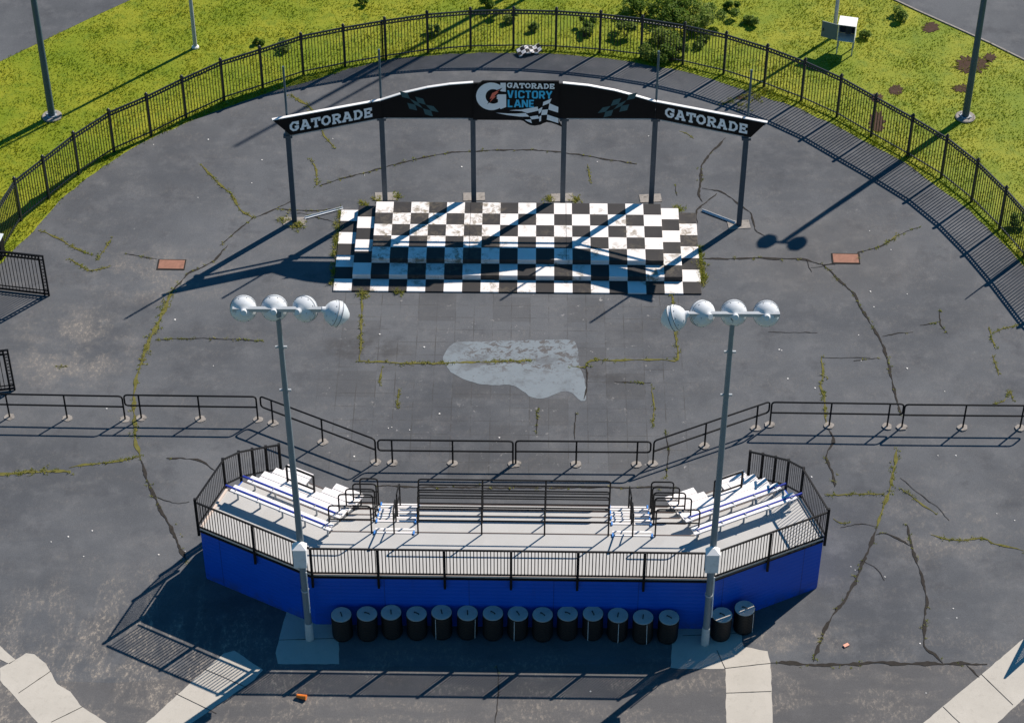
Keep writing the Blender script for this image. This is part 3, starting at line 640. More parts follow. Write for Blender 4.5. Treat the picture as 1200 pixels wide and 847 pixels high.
# ------------------------------------------------------------------ left ring-edged gate panels and box
def gate_panel(p, q, h, label, end='q', ends_rings=True):
    p, q = Vector((p[0], p[1], 0)), Vector((q[0], q[1], 0)); t_ = (q - p).normalized(); L = (q - p).length
    t = thing('gate_panel', q.copy(), label, 'gate', 'black ring-edged gate panels')
    Z = lambda v, z: v + Vector((0, 0, z))
    mb = MB(); mb.bar(Z(p, h), Z(q, h), .05, .05); mb.bar(Z(p, h - .17), Z(q, h - .17), .04, .04); mb.bar(Z(p, .08), Z(q, .08), .05, .06); mb.bar(Z(p, .22), Z(q, .22), .03, .03)
    mb.build('rails', 'black', t)
    mb = MB(); e = q - t_ * .17
    mb.bar(Z(q - t_ * .025, 0), Z(q - t_ * .025, h), .05, .05); mb.bar(Z(e, 0), Z(e, h), .05, .05); mb.build('end_frame', 'black', t)
    mb = MB(); ring_band(mb, p, e, h - .145, h - .03); k = int((h - .3) / .13)
    for i in range(k):
        c_ = q - t_ * .097 + Vector((0, 0, .15 + (h - .3) * (i + .5) / k)); r_ = .055
        mb.tube([c_ + t_ * math.cos(a) * r_ + Vector((0, 0, math.sin(a) * r_)) for a in [2 * math.pi * j / 8 for j in range(8)]], .012, 4, True)
    mb.build('ring_trim', 'black', t)
    mb = MB(); n = int(L / .125)
    for i in range(n): 
        v = p + t_ * ((L - .2) * i / n); mb.bar(Z(v, .05), Z(v, h - .17), .02, .02)
    mb.build('pickets', 'black', t); return t
a, b = G(0, 340), G(58.5, 346.8); d = (b - a).normalized(); gate_panel(b - d * 3.0, b, 1.70, 'black picket gate panel with ring trim ending at the left edge beside the lawn')
a, b = G(-10, 460), G(18.4, 456.8); d = (b - a).normalized(); gate_panel(b - d * 2.2, b, 1.70, 'black gate panel showing only its ring-trimmed end at the left edge above the pipe rails')
b = G(1177, 795) - sd * 1.70; d = (G(1198, 753) - G(1177, 794)); d.z = 0; d.normalize(); gate_panel(b + d * 3.2, b, 1.70, 'black gate panel just past the lower right edge, its barred shadow on the concrete')
c = G(-2, 300); t = thing('utility_box', c, 'pale blue topped utility box cut by the left edge beside the gate panel', 'utility box')
mb = MB(); mb.box((c.x, c.y, .4), (.42, .34, .8), -.15); mb.build('case', 'black', t, bevel=.01)
mb = MB(); mb.box((c.x, c.y, .82), (.48, .40, .04), -.15); mb.build('lid', 'lens', t, bevel=.008)

# ------------------------------------------------------------------ pipe barricades
BH, BM, PR = .985, .54, .028; FT = [0]
def barricade(bases, loop, label, ext):
    "bases: three post feet; loop: 'first'/'last' end that cantilevers as a rounded loop"
    P = GP(bases)
    if loop == 'first': P = P[::-1]
    a, b_, c_ = P            # a = corner post, c_ = inboard post at the loop end
    c_ = a + (c_ - a)        # straight line a..c
    d = (c_ - a).normalized(); bm_ = a + d * (b_ - a).dot(d); e = c_ + d * ext
    t = thing('pipe_railing', bm_, label, 'railing', 'black pipe railings in front of the grandstand')
    Z = lambda v, z: v + Vector((0, 0, z))
    mb = MB(); mb.tube(fillet([Z(a, 0), Z(a, BH), Z(e, BH), Z(e, BM), Z(a, BM)], .12), PR, 8); mb.build('rail', 'black', t, True)
    for p in (bm_, c_):
        mb = MB(); mb.tube([Z(p, 0), Z(p, BH)], PR, 8); mb.build('post', 'black', t, True)
    for p in (a, bm_, c_):
        mb = MB(); n = 14; FT[0] += .0012; mb.prism([(p.x + .17 * random.uniform(.8, 1.1) * math.cos(6.283 * i / n), p.y + .15 * random.uniform(.8, 1.1) * math.sin(6.283 * i / n)) for i in range(n)], .0, .018 + FT[0]); mb.build('footing', 'concrete_light', t)
    return t
barricade([(146.7, 491.3), (78.9, 489.8), (11.4, 488.7)], 'last', 'leftmost black pipe railing, cut by the left edge of the picture', .45)
barricade([(302.3, 491.8), (234.8, 490.8), (165.7, 490.0)], 'last', 'straight black pipe railing over the long weedy crack, second from the left edge', .45)
barricade([(440.7, 541.7), (378.8, 517.5), (320, 496.0)], 'last', 'slanting black pipe railing descending behind the left floodlight pole', .40)
barricade([(601, 544.0), (530.7, 543.3), (460, 542.6)], 'last', 'level black pipe railing behind the grandstand, left one of the middle pair', .42)
barricade([(604.3, 543.6), (675, 544.2), (746, 544.6)], 'last', 'level black pipe railing behind the grandstand, right one of the middle pair', .40)
barricade([(765, 543.6), (825.5, 522.6), (885.7, 502.2)], 'last', 'slanting black pipe railing rising behind the right floodlight pole', .42)
barricade([(902, 498.2), (971.6, 499.4), (1039.4, 500.2)], 'last', 'straight black pipe railing with a crack under its right end, second from the right edge', .42)
barricade([(1056.7, 501), (1128, 501.6), (1195, 502.2)], 'last', 'rightmost black pipe railing, cut by the right edge of the picture', .42)

# ------------------------------------------------------------------ checkered stage
A0 = G(440.8, 236.1, .43); A1 = G(774.8, 238.7, .43); yaw = R(-.52)
st = thing('checkered_stage', (A0.x, A0.y, 0), 'three-tier platform stage painted in black and white checks under the arch', 'stage', rz=yaw)
def tier(i0, i1, rows, z0, z1, name):
    e = .006
    mb = MB(); x0, x1, y0, y1 = i0 * SQ + e, i1 * SQ - e, -rows * SQ + e, -e
    mb.v = [(x0, y0, z0), (x1, y0, z0), (x1, y1, z0), (x0, y1, z0), (x0, y0, z1), (x1, y0, z1), (x1, y1, z1), (x0, y1, z1)]
    mb.f = [(3, 2, 1, 0), (4, 5, 6, 7), (0, 1, 5, 4), (1, 2, 6, 5), (2, 3, 7, 6), (3, 0, 4, 7)]
    me = bpy.data.meshes.new(name); me.from_pydata(mb.v, [], mb.f); me.materials.append(MAT['check']); o = bpy.data.objects.new(name, me); COL.objects.link(o); o.parent = st
    md = o.modifiers.new('bevel', 'BEVEL'); md.width = .012; md.segments = 2
tier(-2, 18, 7, 0.0, .055, 'bottom_tier'); tier(-1, 17, 6, .055, .245, 'middle_tier'); tier(0, 16, 5, .245, .43, 'top_tier')
mb = MB()
for u_ in (5.33 * SQ, 10.67 * SQ):
    mb.v += [(u_ - .007, -5 * SQ + .02, .432), (u_ + .007, -5 * SQ + .02, .432), (u_ + .007, -.02, .432), (u_ - .007, -.02, .432)]; k0 = len(mb.v) - 4; mb.f.append((k0, k0 + 1, k0 + 2, k0 + 3))
me = bpy.data.meshes.new('board_seam'); me.from_pydata(mb.v, [], mb.f); me.materials.append(MAT['black']); o = bpy.data.objects.new('board_seam', me); COL.objects.link(o); o.parent = st

# ------------------------------------------------------------------ victory arch
DY = .21; DZ = -.80 * DY
Pp = [(-7.45, 63.57), (-4.39, 64.80 - DY), (-1.33, 64.80 - DY), (1.73, 64.77 - DY), (4.78, 64.74 - DY), (7.74, 63.45)]
arch = thing('arch_sign', (0.2, 64.77, 0), 'black arched victory lane sign on six slim posts above the checkered stage', 'sign')
PT = [3.78, 3.58 - DZ, 3.60 - DZ, 3.60 - DZ, 3.62 - DZ, 3.82]
for i, (xx, yy) in enumerate(Pp):
    mb = MB(); mb.box((xx, yy + .10, PT[i] / 2 + .15), (.17, .15, PT[i] + .3)); mb.box((xx, yy + .10, PT[i] - .10), (.30, .22, .10)); po = mb.build('post', 'arch_post', arch)
    mb = MB(); mb.box((xx, yy + (.10 if i in (0, 5) else .46), .012), (.75, .44, .024), .02 * i); mb.build('footing', 'concrete_light', po)
def frame(i, j):
    a, b = Vector((*Pp[i], 0)), Vector((*Pp[j], 0)); t = (b - a).normalized(); return a, t, Vector((t.y, -t.x, 0))       # normal towards the camera
def plate(poly, fr, o0, o1, name, mt, parent):
    a, t, n = fr; mb = MB(); k = len(poly)
    vs = [a + t * u_ + n * o + Vector((0, 0, z)) for o in (o0, o1) for u_, z in poly]
    mb.add(vs, [tuple(range(k)), tuple(range(2 * k - 1, k - 1, -1))] + [(i, (i + 1) % k, k + (i + 1) % k, k + i) for i in range(k)])
    return mb.build(name, mt, parent)
def decal(polys, fr, o, name, mt, parent, step=.0009):
    a, t, n = fr; mb = MB()
    for i, poly in enumerate(polys):
        mb.add([a + t * u_ + n * (o + i * step) + Vector((0, 0, z)) for u_, z in poly], [tuple(range(len(poly)))])
    return mb.build(name, mt, parent)
frC, frL, frR = frame(1, 4), frame(0, 1), frame(4, 5)
top = [(u_ * .9945, z_ - DZ) for u_, z_ in [(0, 4.28), (.75, 4.57), (1.55, 4.80), (2.3, 4.94), (3.1, 5.02), (4.6, 5.08), (6.08, 5.02), (6.9, 4.93), (7.79, 4.74), (8.5, 4.52), (9.19, 4.29)]]
pc = plate([(0.0, 3.60 - DZ)] + [(9.14, 3.64 - DZ)] + top[::-1], frC, 0.0, .06, 'arch_panel', 'sign_black', arch)
LWL = math.dist(Pp[0], Pp[1]); RWL = math.dist(Pp[4], Pp[5])
LW = [(-.46, 4.49), (.09, 3.77), (LWL, 3.60 - DZ), (LWL, 4.28 - DZ)]; RW = [(0, 4.29 - DZ), (0, 3.64 - DZ), (RWL + .15, 3.88), (RWL + .62, 4.58)]
lwt = lambda u_: 4.49 + (u_ + .46) / (LWL + .46) * (4.28 - DZ - 4.49); rwt = lambda u_: 4.29 - DZ + u_ / (RWL + .62) * (4.58 - 4.29 + DZ)
lwb = lambda u_: 3.77 + (u_ - .09) / (LWL - .09) * (3.60 - DZ - 3.77); rwb = lambda u_: 3.64 - DZ + u_ / (RWL + .15) * (3.88 - 3.64 + DZ)
pl = plate(LW, frL, 0.0, .06, 'wing_panel', 'sign_black', arch); pr = plate(RW, frR, 0.0, .06, 'wing_panel', 'sign_black', arch)
def cap(line, fr, parent):
    a, t, n = fr; mb = MB()
    for (u0_, z0_), (u1_, z1_) in zip(line, line[1:]):
        mb.bar(a + t * u0_ + Vector((0, 0, z0_ + .018)), a + t * u1_ + Vector((0, 0, z1_ + .015)), .10, .028)
    mb.build('cap_strip', 'white', parent)
cap(top[:5], frC, pc); cap(top[6:], frC, pc); cap([(-.48, lwt(-.48)), (LWL - .35, lwt(LWL - .35))], frL, pl); cap([(LWL - .31, lwt(LWL - .31)), (LWL, lwt(LWL))], frL, pl); cap([(.0, rwt(0)), (RWL - .2, rwt(RWL - .2))], frR, pr); cap([(RWL - .16, rwt(RWL - .16)), (RWL + .65, rwt(RWL + .65))], frR, pr)
mb = MB()
for fr, u0_, z0_, u1_, z1_ in ((frC, .05, 3.49 - DZ, 9.1, 3.52 - DZ), (frL, .1, lwb(.1) - .11, LWL - .05, lwb(LWL) - .11), (frR, .05, rwb(0) - .11, RWL, rwb(RWL) - .11)):
    a, t, n = fr; mb.tube([a + t * u0_ - n * .10 + Vector((0, 0, z0_)), a + t * u1_ - n * .10 + Vector((0, 0, z1_))], .045, 8)
mb.build('support_tube', 'galv', arch, True)
for i, h in ((0, 6.4), (1, 6.2 - DZ), (4, 6.2 - DZ), (5, 6.4)):
    mb = MB(); xx, yy = Pp[i]; mb.tube([(xx, yy + .17, PT[i] - .2), (xx, yy + .17, h)], .038, 8); mb.build('mast', 'steel_blue', arch, True)
# logo board
U = lambda X: (2.683 + X * .003092) * .9945
Zc = lambda Y: 5.637 - DZ - Y * .003767
cr = lambda L: [(U(a), Zc(b)) for a, b in L]
lb = plate(cr([(130, 545), (150, 200), (190, 162), (240, 126), (1056, 124), (1062, 330), (1062, 560), (1100, 618), (1040, 592), (980, 572), (930, 565), (895, 578), (860, 596), (800, 606), (745, 598), (712, 580), (680, 556), (645, 546)]), frC, .062, .12, 'logo_board', 'sign_black', arch)
def ribbon(pts, th, closed=False):
    P = [np.array(p, float) for p in pts]; n = len(P); L_, R_ = [], []
    for i in range(n):
        if closed: a, b, c = P[i - 1], P[i], P[(i + 1) % n]
        else: a, b, c = P[max(i - 1, 0)], P[i], P[min(i + 1, n - 1)]
        d1 = (b - a); d2 = (c - b); d1 = d1 / np.linalg.norm(d1) if np.linalg.norm(d1) > 1e-9 else None; d2 = d2 / np.linalg.norm(d2) if np.linalg.norm(d2) > 1e-9 else None
        if d1 is None: d1 = d2
        if d2 is None: d2 = d1
        n1, n2 = np.array([-d1[1], d1[0]]), np.array([-d2[1], d2[0]]); mm = n1 + n2; mm = mm / np.linalg.norm(mm); k = th / 2 / max(.55, mm @ n1)
        L_.append(b + mm * k); R_.append(b - mm * k)
    out = []
    for i in range(n if closed else n - 1):
        j = (i + 1) % n; out.append([tuple(L_[i]), tuple(L_[j]), tuple(R_[j]), tuple(R_[i])])
    return out
OCT = [(.36, .90), (.64, .90), (.89, .68), (.89, .32), (.64, .10), (.36, .10), (.11, .32), (.11, .68)]
SLAB = {'G': [[(.86, .70), (.64, .89), (.36, .89), (.11, .66), (.11, .34), (.36, .11), (.66, .11), (.86, .27), (.86, .46)], [(.54, .43), (1.0, .43)], [(.88, .62), (.88, 1.0)]],
        'A': [[(.14, .05), (.46, .97)], [(.86, .05), (.54, .97)], [(.26, .34), (.74, .34)], [(-.04, .07), (.36, .07)], [(.64, .07), (1.04, .07)], [(.25, .93), (.56, .93)]],
        'T': [[(0, .89), (1, .89)], [(.5, 0), (.5, .9)], [(.07, .60), (.07, 1)], [(.93, .60), (.93, 1)], [(.26, .07), (.74, .07)]],
        'O': ['c', OCT], 'R': [[(.22, 0), (.22, 1)], [(.02, .91), (.66, .91), (.86, .78), (.86, .62), (.66, .48), (.22, .48)], [(.52, .48), (.84, .08)], [(0, .07), (.44, .07)], [(.68, .07), (1.04, .07)]],
        'D': [[(.22, 0), (.22, 1)], [(.02, .90), (.6, .90), (.88, .66), (.88, .34), (.6, .10), (.02, .10)]],
        'E': [[(.22, 0), (.22, 1)], [(.02, .90), (.92, .90)], [(.22, .5), (.66, .5)], [(.02, .10), (.94, .10)], [(.88, .66), (.88, 1)], [(.9, 0), (.9, .34)], [(.66, .36), (.66, .64)]]}
SANS = {'V': [[(.08, 1), (.45, .02)], [(.92, 1), (.55, .02)]], 'I': [[(.5, 0), (.5, 1)]], 'C': [[(.92, .68), (.92, .82), (.76, .91), (.26, .91), (.1, .78), (.1, .22), (.26, .09), (.76, .09), (.92, .18), (.92, .32)]],
        'T': [[(0, .91), (1, .91)], [(.5, 0), (.5, .9)]], 'O': ['c', [(.26, .91), (.74, .91), (.9, .78), (.9, .22), (.74, .09), (.26, .09), (.1, .22), (.1, .78)]],
        'R': [[(.12, 0), (.12, 1)], [(.12, .91), (.7, .91), (.88, .78), (.88, .58), (.7, .45), (.12, .45)], [(.5, .45), (.9, 0)]], 'Y': [[(.06, 1), (.5, .45)], [(.94, 1), (.5, .45)], [(.5, 0), (.5, .5)]],
        'L': [[(.12, 1), (.12, .09), (.9, .09)]], 'A': [[(.06, 0), (.46, .98)], [(.94, 0), (.54, .98)], [(.22, .3), (.78, .3)]], 'N': [[(.1, 0), (.1, 1)], [(.13, .95), (.87, .05)], [(.9, 0), (.9, 1)]],
        'E': [[(.9, .91), (.12, .91), (.12, .09), (.9, .09)], [(.12, .5), (.8, .5)]]}
def text(word, font, p0, p1, ht, th, up, gap=.16, wide={}):
    "polygons of a word laid from p0 to p1 (baseline ends)"
    p0, p1 = np.array(p0, float), np.array(p1, float); L = np.linalg.norm(p1 - p0); t = (p1 - p0) / L
    ws = [wide.get(c_, 1.0) for c_ in word]; k = L / (sum(ws) + gap * (len(word) - 1)); x_ = 0; out = []
    for c_, w_ in zip(word, ws):
        st_ = font[c_]; closed = st_[0] == 'c'; st_ = st_[1:] if closed else st_
        for s_ in st_:
            pts = [p0 + t * (x_ + a * w_) * k + np.array(up) * b * ht for a, b in s_]
            out += ribbon(pts, th, closed)
        x_ += w_ + gap
    return out
wd_ = {'T': .95, 'A': 1.1, 'I': .45, 'E': .9, 'D': 1.0, 'R': 1.0, 'L': .85}
decal(text('GATORADE', SLAB, (U(500), Zc(195)), (U(1006), Zc(195)), .205, .047, (0, 1), .16, wd_), frC, .123, 'lettering', 'letter', lb)
decal(text('VICTORY', SANS, (U(505), Zc(305)), (U(982), Zc(305)), .31, .060, (0, 1), .24, wd_), frC, .123, 'lettering', 'teal', lb)
decal(text('LANE', SANS, (U(510), Zc(404)), (U(795), Zc(404)), .31, .060, (0, 1), .24, wd_), frC, .123, 'lettering', 'teal', lb)
def ell(cx, cy, rx, ry, a0, a1, n): return [(cx + rx * math.cos(R(a0 + (a1 - a0) * i / n)), cy - ry * math.sin(R(a0 + (a1 - a0) * i / n))) for i in range(n + 1)]
oo, ii = ell(330, 288, 164, 148, 52, 322, 30), ell(350, 288, 82, 78, 60, 318, 30)
gp = [[oo[i], oo[i + 1], ii[i + 1], ii[i]] for i in range(30)]
gp += [[(428, 172), (428, 140), (486, 140), (486, 236), (440, 232), (400, 216), (380, 208)]]
gp += [[(388, 264), (490, 264), (490, 400), (430, 424), (402, 385), (402, 318), (388, 310)]]
decal([cr(g) for g in gp], frC, .123, 'emblem', 'letter', lb, .0004)
decal([cr([(452, 192), (330, 240), (300, 322), (322, 312), (282, 372), (400, 292), (380, 290), (432, 228), (415, 232)])], frC, .140, 'bolt_outline', 'sign_black', lb)
decal([cr([(432, 206), (340, 250), (312, 312), (340, 306), (312, 348), (378, 286), (362, 284), (408, 236), (392, 236)])], frC, .143, 'bolt', 'bolt', lb)
fl = [[(525, 440), (590, 432), (650, 430), (830, 396), (838, 440), (720, 468), (660, 446), (590, 442)], [(380, 466), (500, 472), (600, 474), (700, 466), (742, 505), (640, 506), (500, 490)],
      [(690, 540), (758, 535), (770, 577), (730, 562)], [(745, 505), (832, 490), (852, 524), (765, 536)], [(836, 425), (882, 398), (870, 452), (846, 474)], [(890, 345), (980, 306), (960, 356), (884, 386)],
      [(880, 430), (942, 424), (932, 482), (868, 487)], [(957, 358), (1054, 398), (1052, 458), (946, 426)], [(936, 480), (1057, 520), (1057, 573), (930, 535)], [(850, 500), (872, 490), (868, 552), (848, 558)]]
decal([cr(g) for g in fl], frC, .125, 'checkered_flag', 'letter', lb)
# faint checks on the arch panels
def ghost(u0, z0, sgn, fr, parent):
    P = []
    for i in range(4):
        for j in range(3):
            if (i + j) % 2 == 0:
                f_ = lambda a, b: (u0 + sgn * (a * .26 - b * .10 + .04 * math.sin(b * 2)), z0 + b * .24 - a * .10 + .03 * math.sin(a * 2))
                P.append([f_(i, j), f_(i + 1, j), f_(i + 1, j + 1), f_(i, j + 1)])
    decal(P, fr, .063, 'faint_checks', 'ghost', parent)
ghost(.95, 3.98 - DZ, 1, frC, pc); ghost(8.2, 3.98 - DZ, -1, frC, pc)
def wing_text(fr, u0, u1, zf, parent):
    s_ = (zf(u1) - zf(u0)) / (u1 - u0)
    decal(text('GATORADE', SLAB, (u0, zf(u0)), (u1, zf(u1)), .385, .082, (0, 1), .16, wd_), fr, .063, 'lettering', 'letter', parent)
wing_text(frL, .08, LWL - .35, lambda u_: lwb(u_) + .15, pl); wing_text(frR, .34, RWL + .02, lambda u_: rwb(u_) + .15, pr)

# ------------------------------------------------------------------ pavement plates
for (px, py, w_, h_, l_) in ((201, 310.5, .85, .45, 'rust-brown steel plate set in the asphalt left of the stage'), (991, 303.5, .85, .45, 'rust-brown steel plate set in the asphalt right of the arch')):
    c = G(px, py); t = thing('cover_plate', c, l_, 'cover plate')
    mb = MB(); mb.box((c.x, c.y, .014), (w_ + .09, h_ + .09, .018), -.02); mb.build('frame', 'crack', t); mb = MB(); mb.box((c.x, c.y, .024), (w_, h_, .016), -.02); mb.build('plate', 'rust', t, bevel=.004)

# ------------------------------------------------------------------ grandstand
V2 = lambda a: Vector((a[0], a[1], 0))
WL, FL, FR, WR = V2((-8.85, 47.22)), V2((-5.57, 45.47)), V2((5.55, 45.33)), V2((8.83, 46.90))
gs = thing('grandstand', (0, 47, 0), 'blue-walled spectator stand with grey deck, white benches and black railings', 'grandstand')
wl_, cl_, wr_ = (FL - WL).normalized(), (FR - FL).normalized(), (WR - FR).normalized()
nrm = lambda t: Vector((-t.y, t.x, 0))
nl, nc, nr = nrm(wl_), nrm(cl_), nrm(wr_)
def inter(p, d, q, e):
    k = ((q.x - p.x) * e.y - (q.y - p.y) * e.x) / (d.x * e.y - d.y * e.x); return p + d * k
ML = lambda d: inter(FL + nl * d, wl_, FL + nc * d, cl_)
MR = lambda d: inter(FR + nc * d, cl_, FR + nr * d, wr_)
sh = lambda d: float(np.interp(d, [0, 1.7, 2.6, 3.6, 4.3], [0, .2, .2, .1, 0.02])) if d > 0 else 0
OL = lambda d: WL + nl * d - wl_ * sh(d)
OR = lambda d: WR + nr * d + wr_ * sh(d)
D = [0, 1.62, 2.44, 3.03, 3.62, 4.22]; ZT = [2.1, 1.72, 1.34, .96, .58, .2]
Z = lambda v, z: Vector((v[0], v[1], z))
for k in range(5):
    a, b = D[k], D[k + 1]; mb = MB()
    for p in ([OL(a), ML(a), ML(b), OL(b)], [ML(a), MR(a), MR(b), ML(b)], [MR(a), OR(a), OR(b), MR(b)]): pass
    poly = [OL(a), ML(a), MR(a), OR(a), OR(b), MR(b), ML(b), OL(b)]
    n = 8; z0, z1 = (ZT[k + 1] if k < 4 else 0.02), ZT[k]
    vs = [Z(p, z0) for p in poly] + [Z(p, z1) for p in poly]
    fs = [(7, 6, 1, 0)[::-1], (6, 5, 2, 1)[::-1], (5, 4, 3, 2)[::-1], (8, 9, 14, 15), (9, 10, 13, 14), (10, 11, 12, 13)] + [(i, (i + 1) % 8, 8 + (i + 1) % 8, 8 + i) for i in range(8)]
    mb.add(vs, fs); tr_ = mb.build('deck' if k == 0 else 'tier', 'deck', gs)
    mb = MB(); u_ = Vector((0, 0, .007))
    for p, q in ((OL(b), ML(b)), (ML(b), MR(b)), (MR(b), OR(b))): mb.bar(Z(p, z1) + u_, Z(q, z1) + u_, .028, .012)
    mb.build('edge_strip', 'edge_strip', tr_)
# blue walls
def wall(a, b, o0, o1, z0, z1, n, name='wall', mt='blue_wall'):
    mb = MB(); mb.prism([a - n * o0, b - n * o0, b - n * o1, a - n * o1][::-1], z0, z1); return mb.build(name, mt, gs)
off = lambda d: (WL - nl * d, inter(FL - nl * d, wl_, FL - nc * d, cl_), inter(FR - nc * d, cl_, FR - nr * d, wr_), WR - nr * d)
i0, i1 = off(.003), off(.045)
for k in range(3):
    mb = MB(); mb.prism([i1[k], i1[k + 1], i0[k + 1], i0[k]], 0.0, 2.03); mb.build('wall', 'blue_wall', gs)
j0, j1 = off(.047), off(.085)
for k in range(3):
    mb = MB(); mb.prism([j1[k], j1[k + 1], j0[k + 1], j0[k]], 1.985, 2.045); mb.build('fascia', 'black', gs)
for k in range(3):
    mb = MB(); mb.prism([i1[k], i1[k + 1], i0[k + 1], i0[k]], 2.034, 2.115); mb.build('deck_edge', 'trim', gs)
for O, sgn in ((OL, -1), (OR, 1)):
    mb = MB()
    for k in range(5):
        a, b = O(D[k]), O(D[k + 1]); t = (b - a).normalized(); n = Vector((t.y, -t.x, 0)); n = n if n.x * sgn > 0 else -n
        mb.prism([a + n * .004, b + n * .004, b + n * .045, a + n * .045], 0.0, ZT[k] - .02)
    mb.build('side_wall', 'blue_wall', gs)
    mb = MB(); a, b = O(0), O(D[1]); t = (b - a).normalized(); mb.bar(Z(a, 2.115), Z(b, 2.115), .07, .05); mb.build('deck_edge', 'trim', gs)
# guard fences
def guard(p, q, zp, zq, h, nposts, outn, ends=(True, True), wide=.07, drop=.45, pk=.021):
    p, q = Vector(p), Vector(q); o = outn * .075; t = (q - p); L = t.length
    mb = MB()
    for hh, s_ in ((h, .045), (.10, .04)): mb.bar(Z(p, zp + hh) + o, Z(q, zq + hh) + o, s_, s_)
    n = int(L / .094)
    for i in range(1, n):
        f_ = i / n; v = p.lerp(q, f_) + o; z = zp + (zq - zp) * f_; mb.bar(Z(v, z + .10), Z(v, z + h), pk, pk)
    pn = mb.build('guard_fence', 'black', gs)
    for i in range(nposts + 1):
        if (i == 0 and not ends[0]) or (i == nposts and not ends[1]): continue
        f_ = i / nposts; v = p.lerp(q, f_) + o; z = zp + (zq - zp) * f_
        mb = MB(); mb.bar(Z(v, z - drop) + outn * .03, Z(v, z + h + .03) + outn * .03, wide, wide, (0, 1, 0)); mb.build('fence_post', 'black', pn)
guard(FL, FR, 2.1, 2.1, 1.08, 6, -nc, pk=.026); guard(WL, FL, 2.1, 2.1, 1.08, 2, -nl, (False, False)); guard(FR, WR, 2.1, 2.1, 1.08, 2, -nr, (False, False))
for O, sgn in ((OL, -1), (OR, 1)):
    pts = [O(0), O(1.73), O(2.5), O(3.09), O(3.68), O(4.26)]; zs = [2.1, 2.1, 1.72, 1.34, .96, .58]
    for k in range(5):
        a, b = pts[k], pts[k + 1]; t = (b - a).normalized(); n = Vector((t.y, -t.x, 0)); n = n if n.x * sgn > 0 else -n
        guard(a, b, zs[k], zs[k + 1], 1.1, 1, n, (k == 0, True), .075, .35, .013)
# wing benches
seatz = .40
def bench(org, wdir, n, d, z, a0, a1, blue, nleg):
    "org + wdir*a + n*d ; a from inner to outer end"
    P = lambda a, dd, zz: Z(org + wdir * a + n * dd, zz)
    mb = MB(); w0 = .15
    if blue:
        mb.bar(P(a0, d + .085, z + seatz), P(a1, d + .085, z + seatz), .115, .04)
    else: mb.bar(P(a0, d + .055, z + seatz), P(a1, d + .055, z + seatz), .22, .04)
    b_ = mb.build('bench', 'alu', gs)
    mb = MB()
    if blue: mb.bar(P(a0 - .02, d - .075, z + seatz), P(a1, d - .075, z + seatz), .10, .04)
    else: mb.bar(P(a0, d - .185, z + seatz - .008), P(a1, d - .185, z + seatz - .008), .25, .03)
    mb.build('plank', 'alu', b_)
    if blue:
        mb = MB(); mb.bar(P(a0 + .12, d - .005, z + seatz + .012), P(a1 + .22, d - .005, z + seatz + .012), .045, .06); mb.build('back_bar', 'bar_blue', b_)
    for i in range(nleg):
        a = a0 + .15 + (a1 - a0 - .3) * i / max(1, nleg - 1)
        mb = MB(); mb.bar(P(a, d + .02, z), P(a, d + .02, z + seatz - .02), .05, .05); mb.bar(P(a, d - .13, z + seatz - .04), P(a, d + .13, z + seatz - .04), .05, .03)
        if blue: mb.bar(P(a, d - .16, z + seatz - .02), P(a, d - .02, z + seatz + .05), .035, .02)
        mb.build('leg', 'galv', b_)
for org, wdir, n in ((FL, -wl_, nl), (FR, wr_, nr)):
    for k, d in enumerate((1.43, 2.28, 2.90, 3.49, 4.09)):
        ai = .25 * d - .13; ao = 3.56
        if k < 3: bench(org, wdir, n, d, ZT[k], ai, ao, k < 2, 5)
        else: bench(org, wdir, n, d, ZT[k], ai, 1.86, False, 3); bench(org, wdir, n, d, ZT[k], 2.66, ao, False, 2)
    P = lambda a, dd, zz: Z(org + wdir * a + n * dd, zz)
    mb = MB(); mb.tube(fillet([P(1.82, 3.02, 1.34), P(1.82, 3.02, 2.40), P(2.74, 3.02, 2.40), P(2.74, 3.02, 1.34)], .03, 3), .034, 8); mb.tube([P(1.82, 3.02, 1.86), P(2.74, 3.02, 1.86)], .028, 8); mb.build('gap_railing', 'black', gs, True)
    mb = MB(); mb.bar(P(2.30, 3.28, .96 + .10), P(2.60, 3.28, .96 + .10), .22, .2); mb.build('step_box', 'bright_blue', gs, bevel=.01)
# centre railings
ctr = lambda x_, d: FL + cl_ * (x_ - FL.x) + nc * d
for k in range(5):
    d = D[k + 1] - .05; z = ZT[k]; x0, x1 = -2.68 - .03 * k, 2.73 + .03 * k; q = lambda x_, zz: Z(ctr(x_, d), z + zz)
    mb = MB(); mb.tube(fillet([q(x0, 0), q(x0, 1.1), q(x1, 1.1), q(x1, 0)], .10), .024, 8); mb.tube([q(x0, .56), q(x1, .56)], .02, 8); ra = mb.build('row_railing', 'black', gs, True)
    for f_ in (.335, .665):
        x_ = x0 + (x1 - x0) * f_; mb = MB(); mb.tube([q(x_, 0), q(x_, 1.1)], .024, 8); mb.build('post', 'black', ra, True)
    for sgn in (-1, 1):
        xi = 4.06 if sgn > 0 else -4.0; mp = (MR(d) if sgn > 0 else ML(d)); xo = mp.x + (.08 if sgn > 0 else -.02) 
        mb = MB(); mb.tube(fillet([q(xi, 0), q(xi, 1.1), q(xo, 1.1), q(xo, 0)], .12), .024, 8); mb.tube([q(xi, .56), q(xo, .56)], .02, 8); mb.build('hoop_railing', 'black', gs, True)
